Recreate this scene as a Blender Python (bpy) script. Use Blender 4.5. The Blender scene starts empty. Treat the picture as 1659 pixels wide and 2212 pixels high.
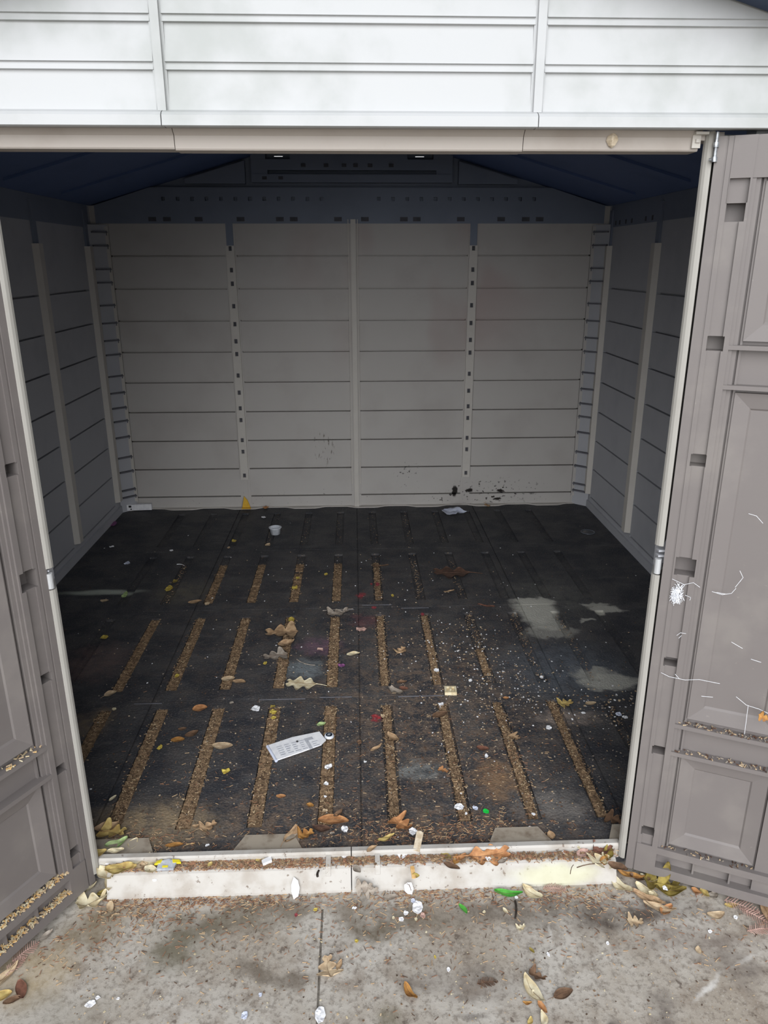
import bpy, math, random
from mathutils import Vector, Matrix, noise

# ------------------------------------------------------------------ camera, world, exposure
F_PX, PITCH, YAW, ROLL = 1614.6, 0.32366, 0.03805, -0.00186
W_PX, H_PX = 1659, 2212
CAM = Vector((0.0, 0.0, 1.65))
cy, sy, cp, sp = math.cos(YAW), math.sin(YAW), math.cos(PITCH), math.sin(PITCH)
FW = Vector((sy * cp, cy * cp, -sp))
R0 = Vector((cy, -sy, 0)); U0 = R0.cross(FW)
RT = R0 * math.cos(ROLL) + U0 * math.sin(ROLL)
UP = U0 * math.cos(ROLL) - R0 * math.sin(ROLL)

S = bpy.context.scene
COL = S.collection
cam_data = bpy.data.cameras.new('camera')
cam = bpy.data.objects.new('camera', cam_data); COL.objects.link(cam)
cam_data.sensor_fit = 'VERTICAL'; cam_data.sensor_height = 24.0
cam_data.lens = F_PX * 24.0 / H_PX
cam_data.clip_start = 0.02
M4 = Matrix((RT, UP, -FW)).transposed().to_4x4(); M4.translation = CAM
cam.matrix_world = M4
S.camera = cam

wd = bpy.data.worlds.new('overcast_sky'); S.world = wd; wd.use_nodes = True
wn, wl = wd.node_tree.nodes, wd.node_tree.links
wn.clear()
wo = wn.new('ShaderNodeOutputWorld'); wb = wn.new('ShaderNodeBackground')
wtc = wn.new('ShaderNodeTexCoord'); wsep = wn.new('ShaderNodeSeparateXYZ')
wr = wn.new('ShaderNodeValToRGB')
wl.new(wtc.outputs['Generated'], wsep.inputs[0]); wl.new(wsep.outputs['Z'], wr.inputs[0])
wr.color_ramp.elements[0].position = 0.0; wr.color_ramp.elements[0].color = (1.0, 1.0, 1.0, 1)
wr.color_ramp.elements[1].position = 0.55; wr.color_ramp.elements[1].color = (0.62, 0.66, 0.72, 1)
wl.new(wr.outputs[0], wb.inputs[0]); wb.inputs[1].default_value = 0.72
wl.new(wb.outputs[0], wo.inputs[0])

sun_d = bpy.data.lights.new('cloud_sun', 'SUN'); sun_d.energy = 3.3; sun_d.angle = math.radians(64)
sun_d.color = (0.97, 0.985, 1.0)
sun = bpy.data.objects.new('cloud_sun', sun_d); COL.objects.link(sun)
sun.rotation_euler = (math.radians(65), 0, math.radians(-6))

vs = S.view_settings
S.display_settings.display_device = 'sRGB'
vs.view_transform = 'Standard'; vs.look = 'None'; vs.gamma = 1.0; vs.use_curve_mapping = False
vs.exposure = 0.35

# ------------------------------------------------------------------ helpers
def at(px, py, z):
    """point of the level z that the photograph shows at (px, py)"""
    d = FW + RT * ((px - W_PX / 2) / F_PX) + UP * ((H_PX / 2 - py) / F_PX)
    return CAM + d * ((z - CAM.z) / d.z)

def px_len(n, P):
    return n * (P - CAM).dot(FW) / F_PX

def C(r, g, b):
    def f(c):
        c /= 255.0
        return c / 12.92 if c <= 0.04045 else ((c + 0.055) / 1.055) ** 2.4
    return (f(r), f(g), f(b), 1.0)

class NT:
    """small wrapper for node building"""
    def __init__(s, name):
        s.m = bpy.data.materials.new(name); s.m.use_nodes = True
        s.n, s.l = s.m.node_tree.nodes, s.m.node_tree.links
        s.b = s.n['Principled BSDF']
        s.tc = s.n.new('ShaderNodeTexCoord').outputs['Object']
    def noise(s, scale, detail=4, rough=0.55, vec=None, stretch=None):
        n = s.n.new('ShaderNodeTexNoise'); n.inputs['Scale'].default_value = scale
        n.inputs['Detail'].default_value = detail; n.inputs['Roughness'].default_value = rough
        v = vec or s.tc
        if stretch:
            mp = s.n.new('ShaderNodeMapping'); mp.inputs['Scale'].default_value = stretch
            s.l.new(v, mp.inputs[0]); v = mp.outputs[0]
        s.l.new(v, n.inputs['Vector'])
        return n
    def rng(s, val, a, b, lo=0.0, hi=1.0, smooth=True):
        m = s.n.new('ShaderNodeMapRange')
        if smooth: m.interpolation_type = 'SMOOTHSTEP'
        for i, x in zip((1, 2, 3, 4), (a, b, lo, hi)): m.inputs[i].default_value = x
        s.l.new(val, m.inputs[0]); return m.outputs[0]
    def mix(s, fac, a, b, mode='MIX'):
        m = s.n.new('ShaderNodeMix'); m.data_type = 'RGBA'; m.blend_type = mode
        for sock, x in ((m.inputs[0], fac), (m.inputs[6], a), (m.inputs[7], b)):
            if isinstance(x, (tuple, list, float, int)): sock.default_value = x
            else: s.l.new(x, sock)
        return m.outputs[2]
    def math(s, op, a, b=None):
        m = s.n.new('ShaderNodeMath'); m.operation = op
        for sock, x in zip(m.inputs, (a, b)):
            if x is None: continue
            if isinstance(x, (float, int)): sock.default_value = x
            else: s.l.new(x, sock)
        return m.outputs[0]
    def warped(s, scale, amt):
        n = s.noise(scale, 3)
        v = s.n.new('ShaderNodeVectorMath'); v.operation = 'MULTIPLY_ADD'
        s.l.new(n.outputs['Color'], v.inputs[0]); v.inputs[1].default_value = (amt, amt, amt)
        a = s.n.new('ShaderNodeVectorMath'); a.operation = 'SUBTRACT'
        s.l.new(s.tc, a.inputs[0]); a.inputs[1].default_value = (amt / 2,) * 3
        s.l.new(a.outputs[0], v.inputs[2]); return v.outputs[0]
    def blob(s, vec, c, r, soft=0.5):
        """1 inside an ellipsoid of centre c and radii r, fading over the outer part"""
        mp = s.n.new('ShaderNodeVectorMath'); mp.operation = 'SUBTRACT'
        s.l.new(vec, mp.inputs[0]); mp.inputs[1].default_value = c
        d = s.n.new('ShaderNodeVectorMath'); d.operation = 'DIVIDE'
        s.l.new(mp.outputs[0], d.inputs[0]); d.inputs[1].default_value = r
        ln = s.n.new('ShaderNodeVectorMath'); ln.operation = 'LENGTH'
        s.l.new(d.outputs[0], ln.inputs[0])
        return s.rng(ln.outputs['Value'], 1.0 - soft, 1.0, 1.0, 0.0)
    def bump(s, h, strength, dist=0.002):
        b = s.n.new('ShaderNodeBump'); b.inputs['Strength'].default_value = strength
        b.inputs['Distance'].default_value = dist
        s.l.new(h, b.inputs['Height']); s.l.new(b.outputs[0], s.b.inputs['Normal'])
    def done(s, col, rough=0.6, spec=0.35):
        if isinstance(col, (tuple, list)): s.b.inputs['Base Color'].default_value = col
        else: s.l.new(col, s.b.inputs['Base Color'])
        if isinstance(rough, (float, int)): s.b.inputs['Roughness'].default_value = rough
        else: s.l.new(rough, s.b.inputs['Roughness'])
        s.b.inputs['Specular IOR Level'].default_value = spec
        return s.m

def simple(name, c1, c2=None, scale=30, rough=0.6, spec=0.35, bump=0.0):
    t = NT(name)
    if c2 is None: c2 = tuple(x * 0.75 for x in c1[:3]) + (1,)
    n = t.noise(scale, 4)
    col = t.mix(t.rng(n.outputs['Fac'], 0.35, 0.68), c1, c2)
    if bump: t.bump(n.outputs['Fac'], bump)
    return t.done(col, rough, spec)

def absorb(dst, src, off):
    k = len(dst.v); dst.v += src.v
    dst.f += [tuple(i + k for i in f) for f in src.f]; dst.mi += [m + off for m in src.mi]
    return dst

class MB:
    """collects faces for ONE mesh object"""
    def __init__(s): s.v, s.f, s.mi = [], [], []
    def face(s, pts, mi=0):
        k = len(s.v); s.v += [tuple(p) for p in pts]; s.f.append(tuple(range(k, k + len(pts)))); s.mi.append(mi)
    def box(s, a, b, mi=0):
        (x0, y0, z0), (x1, y1, z1) = a, b
        P = [(x0, y0, z0), (x1, y0, z0), (x1, y1, z0), (x0, y1, z0), (x0, y0, z1), (x1, y0, z1), (x1, y1, z1), (x0, y1, z1)]
        k = len(s.v); s.v += P
        for q in ((0, 3, 2, 1), (4, 5, 6, 7), (0, 1, 5, 4), (1, 2, 6, 5), (2, 3, 7, 6), (3, 0, 4, 7)):
            s.f.append(tuple(k + i for i in q)); s.mi.append(mi)
        return s
    def prism(s, poly, d, mi=0):
        """poly: list of 3-D points; d: extrusion vector"""
        n = len(poly); d = Vector(d); A = [Vector(p) for p in poly]; k = len(s.v)
        s.v += [tuple(p) for p in A] + [tuple(p + d) for p in A]
        s.f.append(tuple(k + i for i in range(n))[::-1]); s.mi.append(mi)
        s.f.append(tuple(k + n + i for i in range(n))); s.mi.append(mi)
        for i in range(n):
            j = (i + 1) % n
            s.f.append((k + i, k + j, k + n + j, k + n + i)); s.mi.append(mi)
        return s
    def tube(s, pts, r, n=6, mi=0, r2=None):
        pts = [Vector(p) for p in pts]; rings = []
        for i, p in enumerate(pts):
            d = (pts[min(i + 1, len(pts) - 1)] - pts[max(i - 1, 0)]).normalized()
            a = d.orthogonal().normalized(); b = d.cross(a)
            rr = r if r2 is None else r + (r2 - r) * i / (len(pts) - 1)
            k = len(s.v)
            s.v += [tuple(p + (a * math.cos(2 * math.pi * j / n) + b * math.sin(2 * math.pi * j / n)) * rr) for j in range(n)]
            rings.append(k)
        for a, b in zip(rings, rings[1:]):
            for j in range(n):
                s.f.append((a + j, a + (j + 1) % n, b + (j + 1) % n, b + j)); s.mi.append(mi)
        s.f.append(tuple(rings[0] + j for j in range(n))[::-1]); s.mi.append(mi)
        s.f.append(tuple(rings[-1] + j for j in range(n))); s.mi.append(mi)
        return s
    def lathe(s, prof, n=24, mi=0, c=(0, 0, 0), wob=0.0):
        """prof: list of (radius, z)"""
        rings = []
        for r, z in prof:
            k = len(s.v); rings.append(k)
            for j in range(n):
                a = 2 * math.pi * j / n; rr = r * (1 + wob * (j % 2))
                s.v.append((c[0] + rr * math.cos(a), c[1] + rr * math.sin(a), c[2] + z))
        for a, b in zip(rings, rings[1:]):
            for j in range(n):
                s.f.append((a + j, a + (j + 1) % n, b + (j + 1) % n, b + j)); s.mi.append(mi)
        s.f.append(tuple(rings[0] + j for j in range(n))[::-1]); s.mi.append(mi)
        s.f.append(tuple(rings[-1] + j for j in range(n))); s.mi.append(mi)
        return s
    def terrace(s, us, vv, depth, mp, T, mi=0):
        """stepped relief: every cell (u, v) lies at its own depth; step walls join the cells; T is the depth of the flat back.
        depth(u, v) may return None for an opening that goes right through"""
        nu, nv = len(us) - 1, len(vv) - 1
        D = [[depth((us[i] + us[i + 1]) / 2, (vv[j] + vv[j + 1]) / 2) for j in range(nv)] for i in range(nu)]
        for i in range(nu):
            for j in range(nv):
                d = D[i][j]
                if d is None: continue
                q = ((us[i], vv[j]), (us[i + 1], vv[j]), (us[i + 1], vv[j + 1]), (us[i], vv[j + 1]))
                s.face([mp(u, w, d) for u, w in q], mi)
                s.face([mp(u, w, T) for u, w in q[::-1]], mi)
        def wall(a, b, d0, d1):
            d0 = T if d0 is None else d0; d1 = T if d1 is None else d1
            if abs(d0 - d1) > 1e-7:
                s.face([mp(*a, d0), mp(*b, d0), mp(*b, d1), mp(*a, d1)], mi)
        for i in range(nu + 1):
            for j in range(nv):
                wall((us[i], vv[j]), (us[i], vv[j + 1]), D[i - 1][j] if i > 0 else None, D[i][j] if i < nu else None)
        for j in range(nv + 1):
            for i in range(nu):
                wall((us[i], vv[j]), (us[i + 1], vv[j]), D[i][j - 1] if j > 0 else None, D[i][j] if j < nv else None)
        return s
    def build(s, name, mats, parent=None, smooth=False, loc=None):
        me = bpy.data.meshes.new(name); me.from_pydata(s.v, [], s.f)
        for m in (mats if isinstance(mats, (list, tuple)) else [mats]): me.materials.append(m)
        me.polygons.foreach_set('material_index', s.mi)
        if smooth: me.polygons.foreach_set('use_smooth', [True] * len(s.f))
        me.update()
        o = bpy.data.objects.new(name, me); COL.objects.link(o)
        if loc is not None: o.location = loc
        if parent is not None: o.parent = parent
        return o

def tag(o, label=None, cat=None, group=None, kind=None):
    if label: o['label'] = label
    if cat: o['category'] = cat
    if group: o['group'] = group
    if kind: o['kind'] = kind
    return o

def brk(*lists):
    """sorted unique break values"""
    a = sorted(x for l in lists for x in l); r = [a[0]]
    for x in a[1:]:
        if x - r[-1] > 1e-5: r.append(x)
    return r

# ------------------------------------------------------------------ constants of the place
YF = 1.75                      # front plane with the doorway
YB = 5.06                      # inner face of the back wall
XW = 1.635                     # inner faces of the side walls
ZE = 1.98                      # eave height
SL = 0.28                      # roof slope
ZC = -0.07                     # concrete level (shed floor is 0)
def roof_z(x): return ZE + (XW - abs(x)) * SL
BOARDS = [1.684 - 0.2 * i for i in range(9)]
GROOVE_X = [-0.004 + 0.1089 * k for k in range(-9, 10, 2)]
GROOVE_X = [x for x in GROOVE_X] + [1.194, -1.202]
SEAM_Y = [2.6, 3.41, 4.22]
GROOVE_Y = [(1.885, 2.545), (2.675, 3.33), (3.49, 4.14), (4.30, 4.93)]

# ------------------------------------------------------------------ materials
def plastic(name, base, dirt, scale=9, rough=0.5, amount=0.35, spec=0.35, marks=None):
    t = NT(name)
    n = t.noise(scale, 5); f = t.noise(160, 2)
    col = t.mix(t.math('MULTIPLY', t.rng(n.outputs['Fac'], 0.45, 0.75), amount), base, dirt)
    g = t.noise(70, 3)
    if marks: col = t.mix(t.rng(g.outputs['Fac'], 0.70, 0.76, 0, marks), col, dirt)
    t.bump(f.outputs['Fac'], 0.12, 0.001)
    return t.done(col, rough, spec)

M_DOOR = plastic('taupe_door_plastic', C(116, 110, 108), C(142, 136, 130), 7, 0.48, 0.35, marks=0.35)
M_JAMB = plastic('cream_trim_plastic', C(164, 161, 155), C(146, 141, 133), 8, 0.5, 0.4)
M_HEAD = plastic('cream_header_plastic', C(180, 172, 165), C(154, 142, 132), 6, 0.55, 0.5)
M_SIDING = plastic('white_siding_plastic', C(182, 183, 184), C(158, 161, 158), 5, 0.5, 0.75)
M_POST = plastic('pale_post_plastic', C(200, 195, 188), C(180, 175, 169), 8, 0.55, 0.3)
M_SIDE = plastic('grey_wall_plastic', C(176, 177, 182), C(154, 155, 162), 4, 0.55, 0.4)
M_ROOF = plastic('slate_roof_plastic', C(88, 108, 152), C(74, 94, 134), 4, 0.6, 0.5)
M_TRIM = plastic('navy_trim_plastic', C(50, 62, 86), C(42, 54, 76), 4, 0.6, 0.5)
M_GABLE_SHADED = plastic('blue_shaded_gable_plastic', C(124, 132, 148), C(108, 116, 132), 4, 0.6, 0.4)  # wall plastic darkened and blued: shade of the upper interior put into the colour
M_SLOT_SHADE = simple('slot_shade_grey', C(84, 84, 90), C(72, 72, 78), 20, 0.7)  # shade inside slots, put into the colour of plates
M_SHADE_GLINT = simple('shade_glint_grey', C(108, 108, 114), C(94, 94, 100), 20, 0.7)  # shade of corner gaps and highlight of floor seams, as flat colour
M_TAB = plastic('dirty_tab_plastic', C(168, 157, 142), C(120, 104, 88), 24, 0.65, 0.8, marks=0.6)
M_METAL = simple('galvanised_metal', C(170, 174, 178), C(120, 122, 125), 60, 0.35, 0.5)
M_METAL.node_tree.nodes['Principled BSDF'].inputs['Metallic'].default_value = 0.6
M_DARK = simple('dark_rubber', C(40, 40, 43), C(28, 28, 30), 40, 0.7)

def back_wall_mat():
    t = NT('back_wall_plastic')
    n = t.noise(3.0, 4)
    col = t.mix(t.math('MULTIPLY', t.rng(n.outputs['Fac'], 0.45, 0.7), 0.5), C(187, 183, 179), C(172, 166, 162))
    w = t.warped(9, 0.10)
    # reddish cast of the upper middle boards
    red = t.noise(1.6, 2, stretch=(1, 1, 0.6))
    col = t.mix(t.math('MULTIPLY', t.math('MULTIPLY', t.rng(red.outputs['Fac'], 0.48, 0.62), t.blob(w, (0.35, YB, 1.5), (1.1, 1, 0.75), 0.6)), 0.5), col, C(170, 146, 142))
    # mould specks along the bottom boards
    sp_ = t.noise(34, 3, 0.6, stretch=(1, 1, 1.3))
    m = t.rng(sp_.outputs['Fac'], 0.60, 0.64)
    reg = t.blob(w, (1.02, YB, 0.10), (0.42, 1, 0.13), 0.7)
    for c, r in (((0.75, YB, 0.10), (0.10, 1, 0.06)), ((0.36, YB, 0.22), (0.10, 1, 0.11)), ((0.85, YB, 0.06), (0.5, 1, 0.07))):
        reg = t.math('MAXIMUM', reg, t.blob(w, c, r, 0.6))
    col = t.mix(t.math('MULTIPLY', m, reg), col, C(34, 26, 22))
    for c, r in (((0.695, YB, 0.10), (0.024, 1, 0.05)), ((0.80, YB, 0.105), (0.03, 1, 0.02)), ((1.02, YB, 0.10), (0.025, 1, 0.018)), ((1.0, YB, 0.04), (0.035, 1, 0.012))):
        col = t.mix(t.blob(t.warped(40, 0.03), c, r, 0.4), col, C(30, 24, 21))
    # brown scuff on the second board from the floor
    sc = t.noise(30, 3, 0.6, stretch=(2.2, 1, 0.6))
    col = t.mix(t.math('MULTIPLY', t.rng(sc.outputs['Fac'], 0.57, 0.64, 0, 0.7), t.blob(w, (-0.23, YB, 0.43), (0.09, 1, 0.16), 0.5)), col, C(84, 72, 58))
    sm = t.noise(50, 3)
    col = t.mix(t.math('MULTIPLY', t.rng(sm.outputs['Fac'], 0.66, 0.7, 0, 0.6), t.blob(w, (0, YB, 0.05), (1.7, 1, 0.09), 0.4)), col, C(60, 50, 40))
    f = t.noise(160, 2); t.bump(f.outputs['Fac'], 0.1, 0.001)
    return t.done(col, 0.6, 0.3)
M_BACK = back_wall_mat()

def floor_mat():
    t = NT('black_floor_plastic')
    w = t.warped(7, 0.26); w2 = t.warped(15, 0.12)
    n = t.noise(6, 6, 0.62); d1 = t.noise(19, 7, 0.72); fine = t.noise(90, 4, 0.75); smear = t.noise(9, 5, 0.65, stretch=(0.7, 1.6, 1))
    col = t.mix(t.rng(n.outputs['Fac'], 0.36, 0.68), C(52, 54, 60), C(78, 77, 78))
    col = t.mix(t.rng(smear.outputs['Fac'], 0.52, 0.74, 0, 0.55), col, C(98, 97, 98))
    # dry brown dirt trodden in, strongest from the doorway to the middle right
    reg = t.blob(w, (0.25, 2.5, 0), (0.75, 1.15, 3), 0.9)
    reg = t.math('MAXIMUM', reg, t.blob(w, (0.05, 1.88, 0), (1.0, 0.26, 3), 0.8))
    reg = t.math('MAXIMUM', reg, t.math('MULTIPLY', t.blob(w, (0.0, 3.0, 0), (1.7, 1.8, 3), 0.9), 0.28))
    dm = t.math('MULTIPLY', t.rng(d1.outputs['Fac'], 0.42, 0.64), reg)
    col = t.mix(t.math('MULTIPLY', dm, 0.85), col, C(118, 101, 88))
    gritty = t.rng(fine.outputs['Fac'], 0.50, 0.66)
    col = t.mix(t.math('MULTIPLY', t.math('MULTIPLY', gritty, reg), 0.55), col, C(142, 124, 106))
    edge = t.rng(d1.outputs['Fac'], 0.34, 0.58, 0.25, 1.0)
    def patch(px, py, rx, ry, c, a, soft=0.7, vec=None, m=None):
        nonlocal col
        f = t.math('MULTIPLY', t.blob(vec or w2, at(px, py, 0), (rx, ry, 1), soft), a)
        col = t.mix(t.math('MULTIPLY', f, edge if m is None else m), col, c)
    patch(1070, 1680, 0.10, 0.14, C(136, 110, 86), 0.95, 0.5)
    patch(205, 1430, 0.19, 0.22, C(116, 97, 93), 0.7); patch(330, 1780, 0.30, 0.14, C(150, 132, 106), 0.9, 0.8)
    patch(395, 1280, 0.24, 0.18, C(116, 110, 96), 0.6, 0.8); patch(1225, 1550, 0.16, 0.08, C(148, 134, 124), 0.9, 0.6)
    patch(200, 1560, 0.10, 0.12, C(128, 112, 92), 0.7)
    # grey powdery film around pale dried puddles
    patch(1220, 1450, 0.42, 0.36, C(98, 104, 112), 0.85, 0.9, w); patch(1190, 1290, 0.36, 0.42, C(112, 112, 106), 0.5, 0.9, w)
    one = t.rng(n.outputs['Fac'], 0.2, 0.5, 0.75, 1.0)
    for (px, py, rx, ry, a) in ((1158, 1318, 0.125, 0.17, 0.95), (1150, 1298, 0.13, 0.06, 0.85), (1180, 1345, 0.11, 0.10, 0.7), (1310, 1316, 0.10, 0.05, 0.85), (1285, 1306, 0.10, 0.035, 0.7),
                                (1270, 1340, 0.06, 0.022, 0.7), (1318, 1472, 0.16, 0.07, 0.8), (1280, 1452, 0.11, 0.06, 0.65), (1190, 1365, 0.16, 0.07, 0.45)):
        patch(px, py, rx, ry, C(190, 188, 178), a, 0.45, w2, one)
    patch(220, 1279, 0.28, 0.04, C(186, 192, 180), 0.85, 0.7, t.warped(5, 0.05), one)
    patch(905, 1665, 0.12, 0.06, C(134, 136, 134), 0.8, 0.6); patch(655, 1445, 0.11, 0.11, C(134, 144, 148), 0.7); patch(1190, 1740, 0.18, 0.12, C(122, 118, 114), 0.8, 0.8)
    patch(780, 1287, 0.035, 0.045, C(160, 58, 66), 0.7); patch(808, 1551, 0.026, 0.022, C(184, 44, 54), 0.9)
    patch(690, 1395, 0.14, 0.12, C(136, 96, 122), 0.4); patch(790, 1340, 0.10, 0.10, C(140, 80, 86), 0.35)
    # fine pebble grain with pale dust on it
    v = t.n.new('ShaderNodeTexVoronoi'); v.inputs['Scale'].default_value = 130; t.l.new(t.tc, v.inputs['Vector'])
    dust = t.noise(140, 3, 0.7)
    col = t.mix(t.rng(dust.outputs['Fac'], 0.55, 0.70, 0, 0.5), col, C(150, 142, 134))
    t.bump(v.outputs['Distance'], 0.5, 0.003)
    return t.done(col, 0.62, 0.28)
M_FLOOR = floor_mat()

def concrete_mat():
    t = NT('weathered_concrete')
    w = t.warped(6, 0.20); w2 = t.warped(22, 0.035)
    n = t.noise(3.5, 6, 0.62); f = t.noise(75, 5, 0.72); g = t.noise(240, 2); k = t.noise(13, 5, 0.65)
    col = t.mix(t.rng(n.outputs['Fac'], 0.36, 0.66), C(196, 190, 181), C(170, 160, 147))
    col = t.mix(t.rng(k.outputs['Fac'], 0.46, 0.68, 0, 0.6), col, C(138, 124, 110))
    col = t.mix(t.rng(f.outputs['Fac'], 0.46, 0.66, 0, 0.6), col, C(112, 102, 92))
    col = t.mix(t.rng(g.outputs['Fac'], 0.60, 0.72, 0, 0.4), col, C(208, 203, 196))
    s_ = t.noise(26, 4, 0.6)
    col = t.mix(t.rng(s_.outputs['Fac'], 0.645, 0.69, 0, 0.6), col, C(88, 76, 68))
    mod = t.rng(k.outputs['Fac'], 0.30, 0.62, 0.45, 1.0)
    for (px, py, rx, ry, c, a) in ((390, 2030, 0.14, 0.16, C(112, 106, 88), 0.85), (520, 1985, 0.26, 0.07, C(112, 104, 88), 0.75), (200, 2010, 0.18, 0.10, C(134, 120, 96), 0.75),
                                   (1330, 1970, 0.34, 0.085, C(84, 75, 69), 0.9), (1090, 1965, 0.34, 0.07, C(104, 95, 85), 0.7), (850, 1990, 0.22, 0.08, C(108, 98, 82), 0.8),
                                   (1340, 2200, 0.032, 0.022, C(76, 68, 64), 0.9), (1440, 2165, 0.05, 0.06, C(112, 104, 98), 0.8), (1025, 2190, 0.04, 0.022, C(80, 70, 66), 0.8),
                                   (1000, 2125, 0.20, 0.05, C(118, 108, 100), 0.6), (600, 2110, 0.15, 0.035, C(104, 94, 82), 0.7), (850, 2200, 0.06, 0.05, C(100, 92, 66), 0.7),
                                   (1600, 2090, 0.14, 0.07, C(116, 107, 100), 0.8), (60, 2110, 0.18, 0.14, C(182, 162, 126), 0.65), (1500, 2035, 0.24, 0.06, C(126, 115, 107), 0.7),
                                   (680, 1960, 0.5, 0.05, C(118, 108, 94), 0.6), (130, 2190, 0.2, 0.1, C(150, 144, 132), 0.5)):
        P = at(px, py, ZC); col = t.mix(t.math('MULTIPLY', t.math('MULTIPLY', t.blob(w, P, (rx, ry, 1), 0.8), mod), a), col, c)
    for (pa, pb, wd_, am) in (((1500, 2165), (1565, 2098), 0.010, 0.75), ((1570, 2092), (1655, 2055), 0.008, 0.45), ((1180, 1990), (1195, 2040), 0.008, 0.35)):
        A, B = at(*pa, ZC), at(*pb, ZC); P = (A + B) / 2; an = math.atan2(B.y - A.y, B.x - A.x)
        mp = t.n.new('ShaderNodeVectorMath'); mp.operation = 'SUBTRACT'; t.l.new(w2, mp.inputs[0]); mp.inputs[1].default_value = P
        rt = t.n.new('ShaderNodeVectorRotate'); rt.rotation_type = 'Z_AXIS'; rt.inputs['Angle'].default_value = -an
        t.l.new(mp.outputs[0], rt.inputs['Vector'])
        col = t.mix(t.math('MULTIPLY', t.math('MULTIPLY', t.blob(rt.outputs[0], (0, 0, 0), ((B - A).length * 0.6, wd_, 1), 0.9), mod), am), col, C(236, 233, 228))
    t.bump(f.outputs['Fac'], 0.35, 0.003)
    return t.done(col, 0.8, 0.25)
M_CONC = concrete_mat()
M_UNSEEN_GRASS = simple('unseen_ground_grass', C(86, 92, 62), C(110, 100, 74), 6, 0.9)

def sill_mat():
    t = NT('dirty_white_sill')
    n = t.noise(14, 5); s_ = t.noise(60, 4, 0.65); w = t.warped(10, 0.06)
    col = t.mix(t.rng(n.outputs['Fac'], 0.42, 0.7, 0, 0.7), C(190, 186, 180), C(160, 150, 139))
    col = t.mix(t.rng(s_.outputs['Fac'], 0.62, 0.70, 0, 0.8), col, C(112, 96, 82))
    col = t.mix(t.math('MULTIPLY', t.blob(w, (0.56, 1.70, -0.04), (0.16, 0.05, 0.05), 0.6), 0.6), col, C(206, 206, 172))
    return t.done(col, 0.6, 0.3)
M_SILL = sill_mat()

LEAF = {}
for nm, a, b in (('tan', (190, 160, 126), (154, 124, 94)), ('brown', (126, 98, 76), (98, 76, 60)), ('dark', (104, 78, 64), (78, 58, 50)),
                 ('orange', (196, 144, 98), (160, 110, 72)), ('amber', (184, 136, 76), (146, 100, 54)), ('yellow', (208, 188, 92), (178, 152, 66)), ('straw', (204, 182, 116), (174, 146, 88)),
                 ('cream', (226, 216, 186), (202, 184, 146)), ('beige', (206, 184, 152), (176, 150, 120)), ('olive', (158, 140, 72), (120, 104, 52)),
                 ('pink', (204, 170, 158), (176, 140, 128)), ('green', (92, 176, 72), (64, 150, 48)), ('lightgreen', (176, 196, 140), (140, 162, 104)),
                 ('grey', (168, 158, 146), (134, 122, 110)), ('rust', (134, 92, 76), (104, 72, 58)), ('red', (158, 72, 78), (124, 54, 60)),
                 ('purple', (150, 92, 140), (112, 66, 110)), ('bright', (40, 214, 84), (20, 190, 60))):
    LEAF[nm] = simple('leaf_' + nm, C(*a), C(*b), 55, 0.65, 0.3, 0.15)
LEAF['white'] = simple('white_scrap', C(246, 246, 248), C(232, 232, 236), 50, 0.7, 0.3)
LEAF['bluewhite'] = simple('bluish_white_scrap', C(214, 220, 236), C(196, 202, 222), 50, 0.7, 0.3)
LEAF['wood'] = simple('pale_wood', C(214, 200, 178), C(186, 168, 142), 80, 0.7, 0.2)
LEAF['yellowwood'] = simple('yellow_wood', C(226, 188, 130), C(200, 158, 100), 80, 0.7, 0.2)
LEAF['twig'] = simple('twig_bark', C(112, 90, 74), C(84, 66, 54), 80, 0.8, 0.2)
LEAF['needle1'] = simple('needle_rust', C(166, 126, 100), C(140, 102, 80), 40, 0.8, 0.2)
LEAF['needle2'] = simple('needle_straw', C(214, 184, 146), C(188, 154, 116), 40, 0.8, 0.2)
LEAF['needle3'] = simple('needle_brown', C(108, 84, 68), C(88, 68, 56), 40, 0.8, 0.2)
LEAF['mulch'] = simple('mulch_brown', C(158, 132, 104), C(104, 85, 66), 70, 0.9, 0.2, 0.6)
LEAF['chip1'] = simple('chip_brown', C(150, 125, 100), C(122, 100, 80), 60, 0.9, 0.2)
LEAF['chip2'] = simple('chip_tan', C(184, 158, 126), C(152, 128, 100), 60, 0.9, 0.2)
LEAF['chip3'] = simple('chip_straw', C(206, 186, 152), C(178, 154, 122), 60, 0.9, 0.2)
LEAF['chip4'] = simple('chip_dark', C(100, 82, 68), C(78, 64, 54), 60, 0.9, 0.2)
LEAF['speck'] = simple('dark_speck', C(66, 58, 52), C(50, 44, 40), 60, 0.9, 0.2)

# ================================================================== THE SETTING
# ---- unseen ground outside, added for bounced light
g = MB().box((-14, -14, ZC - 0.35), (14, 14, ZC - 0.12)).build('ground', M_UNSEEN_GRASS)  # added unseen slab, only for bounced light
tag(g, 'unseen grass ground added around the concrete pad for bounced light', 'ground', kind='structure')
m = MB()
jx = -0.112
m.terrace(brk([-3.6, jx - 0.003, jx + 0.003, 3.6]), brk([-6.0, 1.64, 5.4]), lambda u, w: 0.012 if abs(u - jx) < 0.003 and w < 1.64 else 0.0,
          lambda u, w, d: (u, w, ZC - d), 0.15)
tag(m.build('concrete_pad', M_CONC), 'stained grey concrete pad in front of the doorway', 'concrete pad', kind='structure')

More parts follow.
